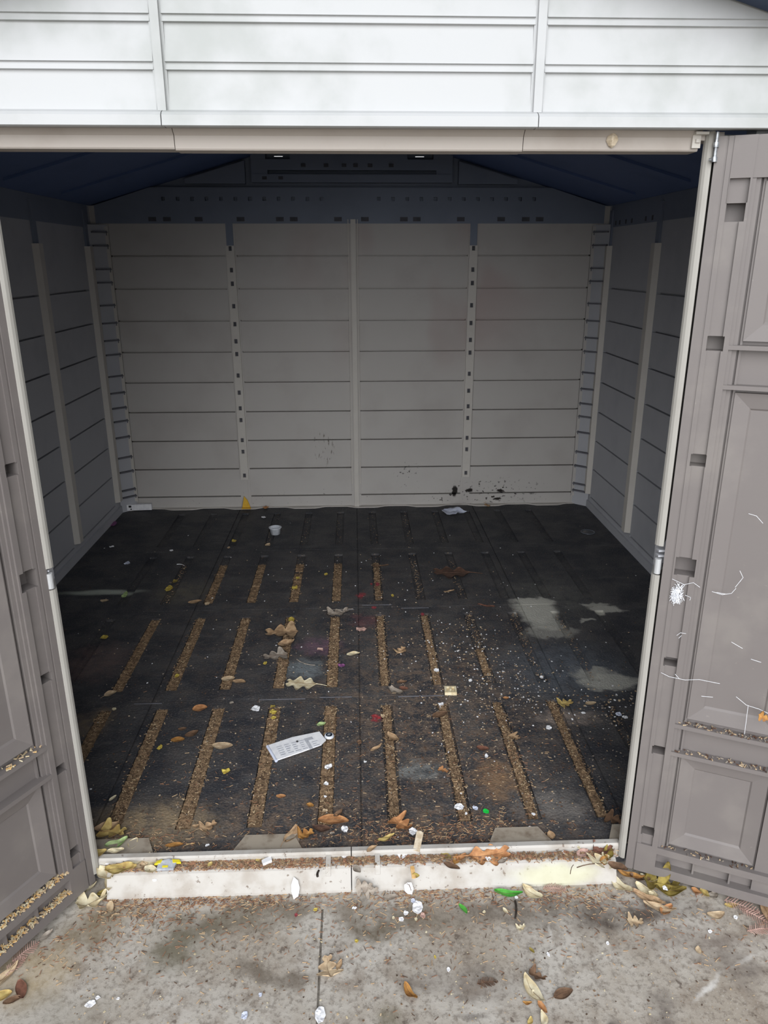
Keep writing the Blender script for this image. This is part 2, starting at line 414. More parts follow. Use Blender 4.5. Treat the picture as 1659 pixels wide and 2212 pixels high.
# ---- floor: black moulded panels with long grooves
gx = brk([-XW, XW], [x - 0.024 for x in GROOVE_X], [x + 0.024 for x in GROOVE_X], [-0.003, 0.003, 0.815, 0.821, -0.821, -0.815])
gy = brk([1.765, YB], [y - 0.003 for y in SEAM_Y], [y + 0.003 for y in SEAM_Y], [a for p in GROOVE_Y for a in p])
def fdepth(u, w):
    if any(abs(w - y) < 0.003 for y in SEAM_Y): return 0.008
    if any(abs(u - x) < 0.003 for x in (0, 0.818, -0.818)): return 0.006
    if any(abs(u - x) < 0.0239 for x in GROOVE_X) and any(a < w < b for a, b in GROOVE_Y): return 0.012
    return 0.0
fl = MB().terrace(gx, gy, fdepth, lambda u, w, d: (u, w, -d), 0.06).build('floor', M_FLOOR)
tag(fl, 'black moulded plastic shed floor with long dirt filled grooves', 'floor', kind='structure')
# thin pale strips with the highlight of the seam edges put into their colour
for i, (a, b) in enumerate((((700, 1318), (765, 1316)), ((782, 1307.5), (846, 1307)), ((866, 1314), (926, 1313.5)), ((560, 1512), (660, 1508)), ((860, 1505), (958, 1500)), ((290, 1521), (350, 1519)), ((690, 1507), (760, 1505)))):
    A, B = at(*a, 0.0), at(*b, 0.0)
    MB().box((min(A.x, B.x), A.y - 0.0018, -0.001), (max(A.x, B.x), A.y + 0.0018, 0.002)).build('seam_highlight', M_SHADE_GLINT, fl)

# ---- back wall
PX = [(-1.53, -0.815), (-0.742, -0.035), (0.032, 0.735), (0.80, 1.53)]
bx_ = brk([-XW, XW], [a for p in PX for a in p], [-0.81, -0.748, 0.742, 0.792])
bz_ = brk([0, ZE], [z - 0.0048 for z in BOARDS], [z + 0.0048 for z in BOARDS], [1.87, 1.884])
def bdepth(u, w):
    inp = any(a < u < b for a, b in PX)
    if inp and any(abs(w - z) < 0.0048 for z in BOARDS): return 0.032
    if w > 1.884: return -0.006
    return 0.0 if inp else -0.004
wb_ = MB().terrace(bx_, bz_, bdepth, lambda u, w, d: (u, YB + d, w), 0.05).build('wall_back', M_BACK)
tag(wb_, 'grey plastic back wall of horizontal boards', 'wall', kind='structure')
SLOT_Z = [1.728, 1.598, 1.515, 1.376, 1.263, 1.154, 1.071, 0.931, 0.817, 0.711, 0.630, 0.491, 0.410, 0.240]
for xc in (-0.778, 0.768):
    us = brk([xc - 0.027, xc - 0.010, xc + 0.010, xc + 0.027])
    zs = brk([0.21, 1.745], [z - 0.014 for z in SLOT_Z], [z + 0.014 for z in SLOT_Z])
    def dd(u, w, xc=xc): return 0.034 if abs(u - xc) < 0.01 and any(abs(w - z) < 0.014 for z in SLOT_Z) else 0.0
    MB().terrace(us, zs, dd, lambda u, w, d: (u, YB - 0.022 + d, w), 0.036).build('slotted_track', M_POST, wb_)
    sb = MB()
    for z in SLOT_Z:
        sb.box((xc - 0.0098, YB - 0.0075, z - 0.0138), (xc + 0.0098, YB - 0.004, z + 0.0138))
    sb.build('slot_shade', M_SLOT_SHADE, wb_)  # dark plates in the track's recesses; the shade is in their colour
    MB().box((xc - 0.018, YB - 0.008, 0.0), (xc + 0.018, YB, 0.21)).build('lower_rib', M_BACK, wb_)
    MB().box((xc - 0.022, YB - 0.012, 1.745), (xc + 0.022, YB, 1.90)).build('upper_rib', M_GABLE_SHADED, wb_)
mm = MB()
MB().box((-0.033, YB - 0.012, 0.0), (0.029, YB, 1.876)).build('post_flange', M_BACK, wb_)
mm.box((-0.016, YB - 0.03, 0.0), (0.016, YB, 1.90))
mm.box((-0.034, YB - 0.022, 0.17), (-0.029, YB, 1.90)); mm.box((0.025, YB - 0.022, 0.17), (0.030, YB, 1.90))
mm.build('seam_post', M_POST, wb_)
# dark plates that paint in the shade of the top rail's slots
for x0 in (-1.25, -1.159, -0.963, -0.703, -0.458, -0.371, -0.094, 0.075, 0.321, 0.403, 0.682, 0.939, 1.096, 1.185):
    MB().box((x0 - 0.024, YB - 0.0115, 1.889), (x0 + 0.024, YB + 0.02, 1.914)).build('rail_slot_shade', M_SLOT_SHADE, wb_)
MB().box((-1.60, YB - 0.0095, 1.876), (1.60, YB - 0.004, ZE)).build('shaded_top_rail', M_GABLE_SHADED, wb_)  # overlay plate; shade of the upper back wall put into its colour
# wavy pale skirting where the floor mat meets the wall
sk = MB(); N = 130
for i in range(N):
    xa, xb = -1.6 + 3.2 * i / N, -1.6 + 3.2 * (i + 1) / N
    f = lambda x: YB - 0.030 - 0.016 * max(-1, min(1, 2.2 * math.sin(x * 2 * math.pi / 0.43 + 0.6)))
    sk.prism([(xa, f(xa), 0), (xb, f(xb), 0), (xb, YB, 0), (xa, YB, 0)], (0, 0, 0.006))
sk.build('skirting_lip', M_POST, wb_)
# corner posts with dark bars that paint in the shade of their ladder notches
NOTCH_Z = [0.10, 0.15, 0.28, 0.38, 0.52, 0.63, 0.72, 0.82, 0.93, 1.07, 1.16, 1.27, 1.38, 1.52, 1.60, 1.74, 1.82]
for sgn in (-1, 1):
    cpst = MB()
    a, b = (sgn * (XW - 0.004), YB - 0.085), (sgn * (XW - 0.095), YB - 0.002)
    cpst.prism([(a[0], a[1], 0), (b[0], b[1], 0), (sgn * XW, YB, 0)], (0, 0, 1.868))
    co = cpst.build('corner_post', M_SIDE, wb_)
    st = MB()
    zs = brk([0.06, 1.86], [z - 0.014 for z in NOTCH_Z], [z + 0.014 for z in NOTCH_Z])
    xc = sgn * 1.548
    st.terrace(brk([xc - 0.018, xc - 0.009, xc + 0.009, xc + 0.018]), zs, lambda u, w: 0.02 if abs(u - xc) < 0.009 and any(abs(w - z) < 0.014 for z in NOTCH_Z) else 0.0,
               lambda u, w, d: (u, YB - 0.012 + d, w), 0.03)
    st.build('corner_track', M_POST if sgn < 0 else M_BACK, wb_)
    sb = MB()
    for z in NOTCH_Z: sb.box((xc - 0.0088, YB - 0.0068, z - 0.0138), (xc + 0.0088, YB - 0.004, z + 0.0138))
    sb.build('slot_shade', M_SLOT_SHADE, wb_)  # corner track recesses: shade painted as dark plates
    for z in NOTCH_Z:
        dx, dy = b[0] - a[0], b[1] - a[1]
        p0 = (a[0] + dx * 0.15, a[1] + dy * 0.15); p1 = (a[0] + dx * 0.95, a[1] + dy * 0.95)
        MB().prism([(p0[0], p0[1], z), (p1[0], p1[1], z), (p1[0] - sgn * 0.014, p1[1] - 0.016, z), (p0[0] - sgn * 0.014, p0[1] - 0.016, z)], (0, 0, 0.009)).build('corner_gap_shade', M_SHADE_GLINT, wb_)

# ---- gable of the back wall, in tiers under the roof, with two vent slits
gb = MB()
cols = brk([-XW, -0.482, -0.428, 0, 0.392, 0.448, XW])
for a, b in zip(cols, cols[1:]):
    slit = (abs(a + 0.482) < 1e-4) or (abs(a - 0.392) < 1e-4)
    if slit:
        gb.prism([(a, YB + 0.03, ZE), (b, YB + 0.03, ZE), (b, YB + 0.03, 2.263), (a, YB + 0.03, 2.263)], (0, 0.02, 0))
        gb.prism([(a, YB + 0.03, 2.2685), (b, YB + 0.03, 2.2685), (b, YB + 0.03, roof_z(b)), (a, YB + 0.03, roof_z(a))], (0, 0.02, 0))
    else:
        gb.prism([(a, YB + 0.03, ZE), (b, YB + 0.03, ZE), (b, YB + 0.03, roof_z(b)), (a, YB + 0.03, roof_z(a))], (0, 0.02, 0))
gable = gb.build('gable', M_GABLE_SHADED, wb_)
hx = [-1.35 + 0.089 * k for k in range(31)]
hx = [x for x in hx if abs(x) > 0.12 and abs(x) < 1.21]
t1 = MB()
t1.terrace(brk([-1.225, 1.225], [x - 0.011 for x in hx], [x + 0.011 for x in hx]), brk([ZE, 2.008, 2.030, 2.085]),
           lambda u, w: 0.03 if 2.008 < w < 2.03 and any(abs(u - x) < 0.011 for x in hx) else 0.0, lambda u, w, d: (u, YB - 0.012 + d, w), 0.045)
for sgn in (-1, 1):
    t1.prism([(sgn * 1.225, YB - 0.012, ZE), (sgn * 1.6, YB - 0.012, ZE), (sgn * 1.25, YB - 0.012, 2.085), (sgn * 1.225, YB - 0.012, 2.085)], (0, 0.045, 0))
t1.build('gable_rail', M_GABLE_SHADED, gable)
for sgn in (-1, 1):
    MB().prism([(sgn * 1.03, YB - 0.02, 2.105), (sgn * 0.66, YB - 0.02, 2.105), (sgn * 0.66, YB - 0.02, 2.235), (sgn * 1.03, YB - 0.02, 2.132)], (0, 0.045, 0)).build('gable_board', M_GABLE_SHADED, gable)
blk = MB()
blk.box((-0.62, YB - 0.03, 2.112), (0.62, YB + 0.028, 2.158)); blk.box((-0.62, YB - 0.022, 2.182), (0.62, YB + 0.028, 2.243))
blk.box((-0.62, YB - 0.022, 2.158), (-0.52, YB + 0.028, 2.182)); blk.box((0.52, YB - 0.022, 2.158), (0.62, YB + 0.028, 2.182))
blk.box((-0.62, YB - 0.03, 2.286), (0.62, YB + 0.028, 2.33)); blk.box((-0.62, YB - 0.03, 2.243), (-0.53, YB + 0.028, 2.286))
blk.box((0.50, YB - 0.03, 2.243), (0.62, YB + 0.028, 2.286)); blk.box((-0.38, YB - 0.022, 2.243), (0.34, YB + 0.028, 2.286))
blk.build('vent_block', M_GABLE_SHADED, gable)
for x in (-0.30, -0.16, -0.05, 0.02, 0.11, 0.24, -0.54, -0.44):
    z = 2.20 if x > -0.4 else 2.128
    MB().box((x - 0.014, YB - 0.032, z), (x + 0.014, YB, z + 0.018)).build('vent_slot_shade', M_SLOT_SHADE, gable)  # raised dark plates; slot shade put into the colour

# ---- side walls
def side_wall(sgn, name, posts):
    ys = brk([1.80, YB + 0.05], [a for p in posts for a in (p - 0.04, p + 0.04)])
    zs = brk([0, ZE], [z - 0.0048 for z in BOARDS], [z + 0.0048 for z in BOARDS])
    def d(u, w):
        if any(abs(u - p) < 0.04 for p in posts): return 0.0
        return 0.024 if any(abs(w - z) < 0.0048 for z in BOARDS[1 if sgn < 9 else 0:]) else 0.0
    o = MB().terrace(ys, zs, d, lambda u, w, dd_: (sgn * (XW + dd_), u, w), 0.05).build(name, M_SIDE)
    for p in posts:
        mb = MB()
        mb.prism([(sgn * XW, p - 0.042, 0.10), (sgn * (XW - 0.03), p - 0.026, 0.10), (sgn * (XW - 0.03), p + 0.026, 0.10), (sgn * XW, p + 0.042, 0.10)], (0, 0, 1.64))
        mb.build('wall_post', M_POST, o)
        MB().box((min(sgn * XW, sgn * (XW - 0.012)), p - 0.024, 1.74), (max(sgn * XW, sgn * (XW - 0.012)), p + 0.024, 1.95)).build('upper_rib', M_GABLE_SHADED, o)
    MB().box((min(sgn * (XW + 0.001), sgn * (XW - 0.0035)), 1.8, 1.85), (max(sgn * (XW + 0.001), sgn * (XW - 0.0035)), YB - 0.05, ZE)).build('shaded_top_rail', M_GABLE_SHADED, o)  # band with the upper side wall's shade in its colour
    MB().box((min(sgn * XW, sgn * (XW - 0.012)), 1.8, 0.0), (max(sgn * XW, sgn * (XW - 0.012)), YB - 0.06, 0.05)).build('bottom_rail', M_SIDE, o)
    return o
wl_ = tag(side_wall(-1, 'wall_left', [2.5, 3.32, 4.145, 4.93]), 'grey plastic left wall of the shed inside', 'wall', kind='structure')
wr_ = tag(side_wall(1, 'wall_right', [2.5, 3.35, 4.195, 4.99]), 'grey plastic right wall of the shed inside', 'wall', kind='structure')
for y in (4.30, 4.40, 4.62, 4.72, 4.83, 4.9):
    MB().box((XW - 0.0055, y, 1.86), (XW + 0.01, y + 0.02, 1.885)).build('rail_slot_shade', M_SLOT_SHADE, wr_)  # dark plates painting the shade of the right rail's slots

# ---- roof
rf = MB()
for sgn in (-1, 1):
    a, b = 0.0, XW + 0.10
    rf.prism([(0, 1.70, roof_z(0)), (sgn * b, 1.70, roof_z(b)), (sgn * b, 1.70, roof_z(b) + 0.03), (0, 1.70, roof_z(0) + 0.03)], (0, YB + 0.14 - 1.70, 0))
ceil = tag(rf.build('ceiling', M_ROOF), 'dark slate blue plastic roof seen from below', 'roof', kind='structure')
for sgn in (-1, 1):
    for y in (2.3, 3.0, 3.7, 4.4):
        MB().prism([(sgn * 0.05, y - 0.02, roof_z(0.05) - 0.012), (sgn * 1.55, y - 0.02, roof_z(1.55) - 0.012), (sgn * 1.55, y - 0.02, roof_z(1.55)), (sgn * 0.05, y - 0.02, roof_z(0.05))], (0, 0.04, 0)).build('roof_rib', M_ROOF, ceil)
    b = XW + 0.12
    dz = 0.08
    MB().prism([(0, 1.62, roof_z(0) - dz), (sgn * b, 1.62, roof_z(b) - dz), (sgn * b, 1.62, roof_z(b) + 0.04), (0, 1.62, roof_z(0) + 0.04)], (0, 0.09, 0)).build('rake_trim', M_TRIM, ceil)

# ---- front wall: gable siding over the doorway
XS = 0.383
SID = [(2.029, 2.014), (2.112, 2.098), (2.195, 2.181), (2.278, 2.264), (2.361, 2.347)]
def siding_panel(x0, x1, top=2.33, mb=None):
    mb = mb or MB(); P = []; zb = 1.935
    for up, lo in SID:
        P += [(1.7165, zb), (1.7235, lo), (1.7165, lo + 0.001), (1.7195, up - 0.001), (1.7145, up)]
        zb = up + 0.0005
    P += [(1.7165, zb), (1.7215, 2.43)]
    Q = [P[0]]
    for p in P[1:]:
        if p[1] > top:
            q = Q[-1]; f = (top - q[1]) / max(1e-6, p[1] - q[1]); Q.append((q[0] + (p[0] - q[0]) * f, top)); break
        Q.append(p)
    for (ya, za), (yb, zb2) in zip(Q, Q[1:]):
        mb.face([(x0, ya, za), (x1, ya, za), (x1, yb, zb2), (x0, yb, zb2)])
    mb.box((x0, 1.724, 1.935), (x1, 1.745, top))
    for xe in (x0, x1):
        mb.face([(xe, y, z) for y, z in Q] + [(xe, 1.745, top), (xe, 1.745, 1.935)])
    return mb
wf = siding_panel(-XS + 0.012, XS - 0.012).build('wall_front', M_SIDING)
tag(wf, 'white plastic gable siding above the doorway', 'wall', kind='structure')
for sgn in (-1, 1):
    mbx = MB()
    for k in range(14):
        a = XS + 0.012 + 0.095 * k; b = a + 0.095
        siding_panel(min(sgn * a, sgn * b), max(sgn * a, sgn * b), roof_z(b) - 0.02, mbx)
    mbx.build('siding_panel', M_SIDING, wf)
    bt = MB()
    bt.box((sgn * XS - 0.0085, 1.708, 1.94), (sgn * XS + 0.0085, 1.735, 2.33)); bt.box((sgn * XS - 0.014, 1.7185, 1.94), (sgn * XS + 0.014, 1.735, 2.33))
    bt.build('batten', M_SIDING, wf)
    # walls beside the doorway, behind the open doors
    sw = MB()
    sw.box((min(sgn * 0.872, sgn * 1.72), 1.755, -0.03), (max(sgn * 0.872, sgn * 1.72), 1.80, 1.94))
    for z in [0.085 + 0.1 * q for q in range(18)]:
        sw.prism([(min(sgn * 0.872, sgn * 1.72), 1.755, z), (min(sgn * 0.872, sgn * 1.72), 1.742, z + 0.004), (min(sgn * 0.872, sgn * 1.72), 1.755, z + 0.095)], (0.848, 0, 0))
    sw.build('side_panel', M_SIDING, wf)
# drip lip along the bottom of the gable, in three lengths
for x0, x1 in ((-1.7, -XS - 0.001), (-XS + 0.001, XS - 0.001), (XS + 0.001, 1.7)):
    mb = MB()
    mb.prism([(x0, 1.72, 1.944), (x0, 1.6985, 1.936), (x0, 1.693, 1.930), (x0, 1.692, 1.911), (x0, 1.697, 1.909), (x0, 1.70, 1.912), (x0, 1.735, 1.912), (x0, 1.735, 1.944)], (x1 - x0, 0, 0))
    mb.build('drip_lip', M_SIDING, wf)
# header beam under the lip, three lengths
for x0, x1, dz in ((-0.83, -0.3725, 0.0), (-0.371, 0.364, -0.002), (0.3655, 0.745, -0.001)):
    mb = MB()
    mb.prism([(x0, 1.765, 1.9117), (x0, 1.733, 1.9117), (x0, 1.747, 1.900), (x0, 1.7495, 1.8775 + dz), (x0, 1.752, 1.8745 + dz), (x0, 1.80, 1.8745 + dz), (x0, 1.80, 1.94), (x0, 1.765, 1.94)], (x1 - x0, 0, 0))
    mb.build('header_beam', M_HEAD, wf)
hb = MB(); hb.box((0.745, 1.75, 1.895), (0.80, 1.80, 1.9117)); hb.build('header_end', M_HEAD, wf)
br = MB(); P = (0.742, 1.744, 1.885)
br.box((0.728, 1.741, 1.879), (0.746, 1.747, 1.910)); br.box((0.728, 1.726, 1.904), (0.756, 1.747, 1.909))
br.lathe([(0.0, 0.0), (0.006, 0.0), (0.006, 0.007), (0.0, 0.008)], 8, 0, (0.739, 1.741, 1.889))
br.build('corner_bracket', M_POST, wf)

# jambs with a rounded cream edge, split at the middle hinge
def jamb(sgn, zc0, zc1):
    pro = [(0.7575, 1.753), (0.759, 1.746), (0.763, 1.740), (0.769, 1.736), (0.7735, 1.736), (0.777, 1.750), (0.802, 1.788), (0.870, 1.788), (0.870, 1.82), (0.789, 1.82)]
    for z0, z1 in ((-0.02, zc0), (zc1, 1.9117)):
        mb = MB(); mb.prism([(sgn * x, y, z0) for x, y in pro], (0, 0, z1 - z0))
        mb.build('door_jamb', M_JAMB, wf)
    mb = MB(); mb.box((min(sgn * 0.800, sgn * 0.786), 1.790, zc0), (max(sgn * 0.800, sgn * 0.786), 1.815, zc1))
    mb.build('jamb_core', M_SIDE, wf)
    hk = MB(); hk.lathe([(0.0, 0), (0.0085, 0), (0.0085, 0.040), (0.0, 0.040)], 12, 0, (sgn * 0.768, 1.744, zc0 + 0.004))
    hk.build('hinge_knuckle', LEAF['white'] if False else M_SIDING, wf)
    hk = MB(); hk.box((min(sgn * 0.766, sgn * 0.782), 1.743, zc0 + 0.048), (max(sgn * 0.766, sgn * 0.782), 1.76, zc0 + 0.053)); hk.box((min(sgn * 0.766, sgn * 0.782), 1.743, zc0 + 0.062), (max(sgn * 0.766, sgn * 0.782), 1.76, zc0 + 0.067))
    hk.build('hinge_clip', M_SIDE, wf)
jamb(-1, 0.872, 0.930)
jamb(1, 0.885, 0.965)

# ---- sill and short ramp
x0, x1 = -0.76, 0.762
sm = MB()
for a, b in ((x0, -0.032), (-0.029, x1)):
    sm.prism([(a, 1.752, -0.03), (a, 1.752, 0.013), (a, 1.756, 0.019), (a, 1.772, 0.019), (a, 1.775, 0.0), (a, 1.775, -0.03)], (b - a, 0, 0))
    aa, bb = (max(a, -0.725), min(b, 0.74))
    sm.prism([(aa, 1.752, 0.0), (aa, 1.722, -0.002), (aa, 1.715, -0.006), (aa, 1.693, -0.062), (aa, 1.692, ZC), (aa, 1.752, ZC)], (bb - aa, 0, 0))
sill = tag(sm.build('trim_1', M_SILL), 'dirty white plastic door sill with a short ramp', 'door sill', kind='structure')
for xa, xb in ((-0.90, -0.605), (-0.385, -0.17), (0.374, 0.575), (0.735, 0.90)):
    MB().prism([(xa, 1.772, 0.001), (xb, 1.772, 0.001), (xb - 0.035, 1.846, 0.001), (xa + 0.035, 1.846, 0.001)], (0, 0, 0.006)).build('sill_tab', M_TAB, sill)
for xr in (-0.097, 0.045):
    MB().prism([(xr - 0.007, 1.751, -0.01), (xr - 0.007, 1.751, 0.010), (xr - 0.007, 1.716, 0.002), (xr - 0.007, 1.706, -0.022), (xr - 0.007, 1.712, -0.03)], (0.014, 0, 0)).build('ramp_rib', M_SILL, sill)

# ---- doors
DH, DW, DT = 1.945, 0.752, 0.052
HOLES = [(0.031, 0.066, 0.130, 0.157), (0.031, 0.064, 0.404, 0.429), (0.031, 0.064, 0.679, 0.704), (0.028, 0.076, 0.940, 0.988), (0.031, 0.066, 1.225, 1.255), (0.033, 0.069, 1.499, 1.532), (0.036, 0.074, 1.775, 1.813)]
RAILS = [(0.0, 0.030), (0.076, 0.098), (0.412, 0.424), (0.500, 0.512), (1.413, 1.423), (1.503, 1.513), (1.862, DH)]
COLS_ = [(0.088, 0.332), (0.420, 0.664)]
TRAYS = [(0.112, 0.408), (0.528, 1.405), (1.522, 1.856)]
def make_door(name, sgn, origin, u, label):
    u = Vector((u[0], u[1], 0)).normalized()
    n = Vector((u.y, -u.x, 0))                      # towards the doorway side the camera sees
    if n.dot(CAM - origin) < 0: n = -n
    root_mp = lambda a, b, d: tuple(u * a + n * (-d) + Vector((0, 0, b)))
    us = brk([0, DW], [0.020, 0.024, 0.031, 0.035, 0.065, 0.069, 0.074, 0.076, 0.080], [h[0] for h in HOLES], [h[1] for h in HOLES],
             [0.088, 0.098, 0.103, 0.108, 0.332], [0.420, 0.430, 0.435, 0.44, 0.664, 0.70], [0.178, 0.183, 0.273, 0.278, 0.51, 0.515])
    vv = brk([0, DH], [h[2] for h in HOLES], [h[3] for h in HOLES], [a for r in RAILS for a in r], [a for r in TRAYS for a in r], [1.86, 1.86])
    def depth(a, b):
        for h in HOLES:
            if h[0] < a < h[1] and h[2] < b < h[3]: return 0.044
        if 1.813 < b < 1.865 and 0.040 < a < 0.076: return 0.012
        if b > 1.925: return 0.0
        if a < 0.080:
            if 0.035 < a < 0.065 and 0.10 < b < 1.80: return 0.007
            if 0.020 < a < 0.024: return 0.004
            if 0.024 < a < 0.035 and b > 0.10: return 0.002
            return 0.0
        for c0, c1 in COLS_:
            if c0 - 0.008 < a < c1:
                if any(r0 < b < r1 for r0, r1 in RAILS[:-1]): return 0.0
                if 0.030 < b < 0.076:
                    return 0.012 if (0.178 < a < 0.183 or 0.273 < a < 0.278 or 0.51 < a < 0.515) else 0.026
                if b > 1.862: return 0.004
                if a < c0 + 0.010: return 0.012 if a > c0 else 0.006
                if a < c0 + 0.015: return 0.026
                if a < c0 + 0.020: return 0.018
                return 0.027
        if b < 0.030 or 0.076 < b < 0.098: return 0.0
        return 0.014
    body = MB().terrace(us, vv, depth, root_mp, DT).build(name, M_DOOR, loc=origin)
    tag(body, label, 'door', kind='structure')
    for c0, c1 in COLS_:
        for b0, b1 in TRAYS:
            # tray: outer edge stands out of the field, the bevel runs back to a deeper centre
            a0, a1 = c0 + 0.020, c1 - 0.006
            o_ = [(a0, b0), (a1, b0), (a1, b1), (a0, b1)]
            k = 0.036
            i_ = [(a0 + k, b0 + k), (a1 - k, b0 + k), (a1 - k, b1 - k), (a0 + k, b1 - k)]
            l_ = [(a0 + k + 0.004, b0 + k + 0.006), (a1 - k - 0.004, b0 + k + 0.006), (a1 - k - 0.004, b1 - k - 0.004), (a0 + k + 0.004, b1 - k - 0.004)]
            mb = MB()
            for q in range(4):
                w_ = (q + 1) % 4
                mb.face([root_mp(*o_[q], 0.027), root_mp(*o_[w_], 0.027), root_mp(*o_[w_], 0.014), root_mp(*o_[q], 0.014)])
                mb.face([root_mp(*o_[q], 0.014), root_mp(*o_[w_], 0.014), root_mp(*i_[w_], 0.022), root_mp(*i_[q], 0.022)])
                mb.face([root_mp(*i_[q], 0.022), root_mp(*i_[w_], 0.022), root_mp(*l_[w_], 0.0255), root_mp(*l_[q], 0.0255)])
            mb.face([root_mp(*p, 0.0255) for p in l_])
            mb.build('recessed_panel', M_DOOR, body)
    # top hinge pin
    hp = MB()
    hp.tube([root_mp(0.000, DH - 0.046, -0.004), root_mp(0.000, DH + 0.008, -0.004)], 0.0038, 8)
    hp.tube([root_mp(0.000, DH - 0.050, -0.004), root_mp(0.000, DH - 0.040, -0.004)], 0.0062, 8)
    hp.tube([root_mp(0.000, DH - 0.022, -0.004), root_mp(0.000, DH - 0.012, -0.004)], 0.0062, 8)
    hp.tube([root_mp(0.000, DH - 0.045, -0.004), root_mp(-0.011, DH - 0.045, -0.004)], 0.0028, 6)
    hp.build('hinge_pin', M_METAL, body)
    return body, root_mp, u, n
OR = Vector((0.775, 1.7285, -0.045)); OL = Vector((-0.769, 1.738, -0.045))
door_l, mpL, uL, nL = make_door('door_1', -1, OL, (-0.4835, -0.8754), 'left taupe plastic shed door swung open')
door_r, mpR, uR, nR = make_door('door_2', 1, OR, (0.9085, -0.418), 'right taupe plastic shed door swung wide open')
def on_door(org, mp, a, b, d=0.0): return org + Vector(mp(a, b, d))

# litter lying on the ledges of the doors
rnd = random.Random(4)
lit = MB()
for (b, a0, a1, n_) in ((0.098, 0.082, 0.33, 200), (0.030, 0.082, 0.33, 220), (0.512, 0.085, 0.2, 30)):
    for _ in range(n_):
        a = a0 + (a1 - a0) * rnd.random() ** 1.3; d = rnd.uniform(0.001, 0.024)
        c = on_door(OL, mpL, a, b + 0.0015, d); ang = rnd.uniform(0, 3.14); L = rnd.uniform(0.004, 0.014); w_ = rnd.uniform(0.0012, 0.004)
        e1 = Vector((math.cos(ang), math.sin(ang), rnd.uniform(-0.1, 0.2))) * L / 2; e2 = Vector((-math.sin(ang), math.cos(ang), 0)) * w_ / 2
        lit.prism([c - e1 - e2, c + e1 - e2, c + e1 + e2, c - e1 + e2], (0, 0, 0.0025), rnd.randrange(3))
tag(lit.build('leaf_litter', [LEAF['cream'], LEAF['yellowwood'], LEAF['beige']]), 'yellowish leaf crumbs lying on the low ledges of the left door', 'leaf litter', kind='stuff')
lit = MB()
for (b, a0, a1, n_) in ((0.512, 0.082, 0.33, 90), (0.424, 0.082, 0.33, 60), (0.098, 0.082, 0.33, 40)):
    for _ in range(n_):
        a = rnd.uniform(a0, a1); d = rnd.uniform(0.001, 0.022)
        c = on_door(OR, mpR, a, b + 0.001, d); ang = rnd.uniform(0, 3.14); L = rnd.uniform(0.003, 0.010); w_ = rnd.uniform(0.001, 0.003)
        e1 = Vector((math.cos(ang), math.sin(ang), rnd.uniform(-0.1, 0.2))) * L / 2; e2 = Vector((-math.sin(ang), math.cos(ang), 0)) * w_ / 2
        lit.prism([c - e1 - e2, c + e1 - e2, c + e1 + e2, c - e1 + e2], (0, 0, 0.002), rnd.randrange(3))
tag(lit.build('leaf_litter', [LEAF['grey'], LEAF['beige'], LEAF['dark']]), 'grey dust crumbs lying on the ledges of the right door', 'leaf litter', kind='stuff')
# ================================================================== THE LITTER
RND = random.Random(11)
def finish_sheet(mb_pts, rows, colsn, th):
    """closed thin sheet from a rows x cols grid of points"""
    mb = MB(); n = len(mb_pts)
    mb.v = [tuple(p) for p in mb_pts] + [(p[0], p[1], p[2] - th) for p in mb_pts]
    def q(a, b, c, d): mb.f.append((a, b, c, d)); mb.mi.append(0)
    for i in range(rows - 1):
        for j in range(colsn - 1):
            a, b, c, d = i * colsn + j, i * colsn + j + 1, (i + 1) * colsn + j + 1, (i + 1) * colsn + j
            q(a, d, c, b); q(n + a, n + b, n + c, n + d)
    for i in range(rows - 1):
        for j in (0, colsn - 1):
            a, d = i * colsn + j, (i + 1) * colsn + j
            q(a, n + a, n + d, d) if j else q(d, n + d, n + a, a)
    for j in range(colsn - 1):
        for i in (0, rows - 1):
            a, b = i * colsn + j, i * colsn + j + 1
            q(b, n + b, n + a, a) if i else q(a, n + a, n + b, b)
    return mb

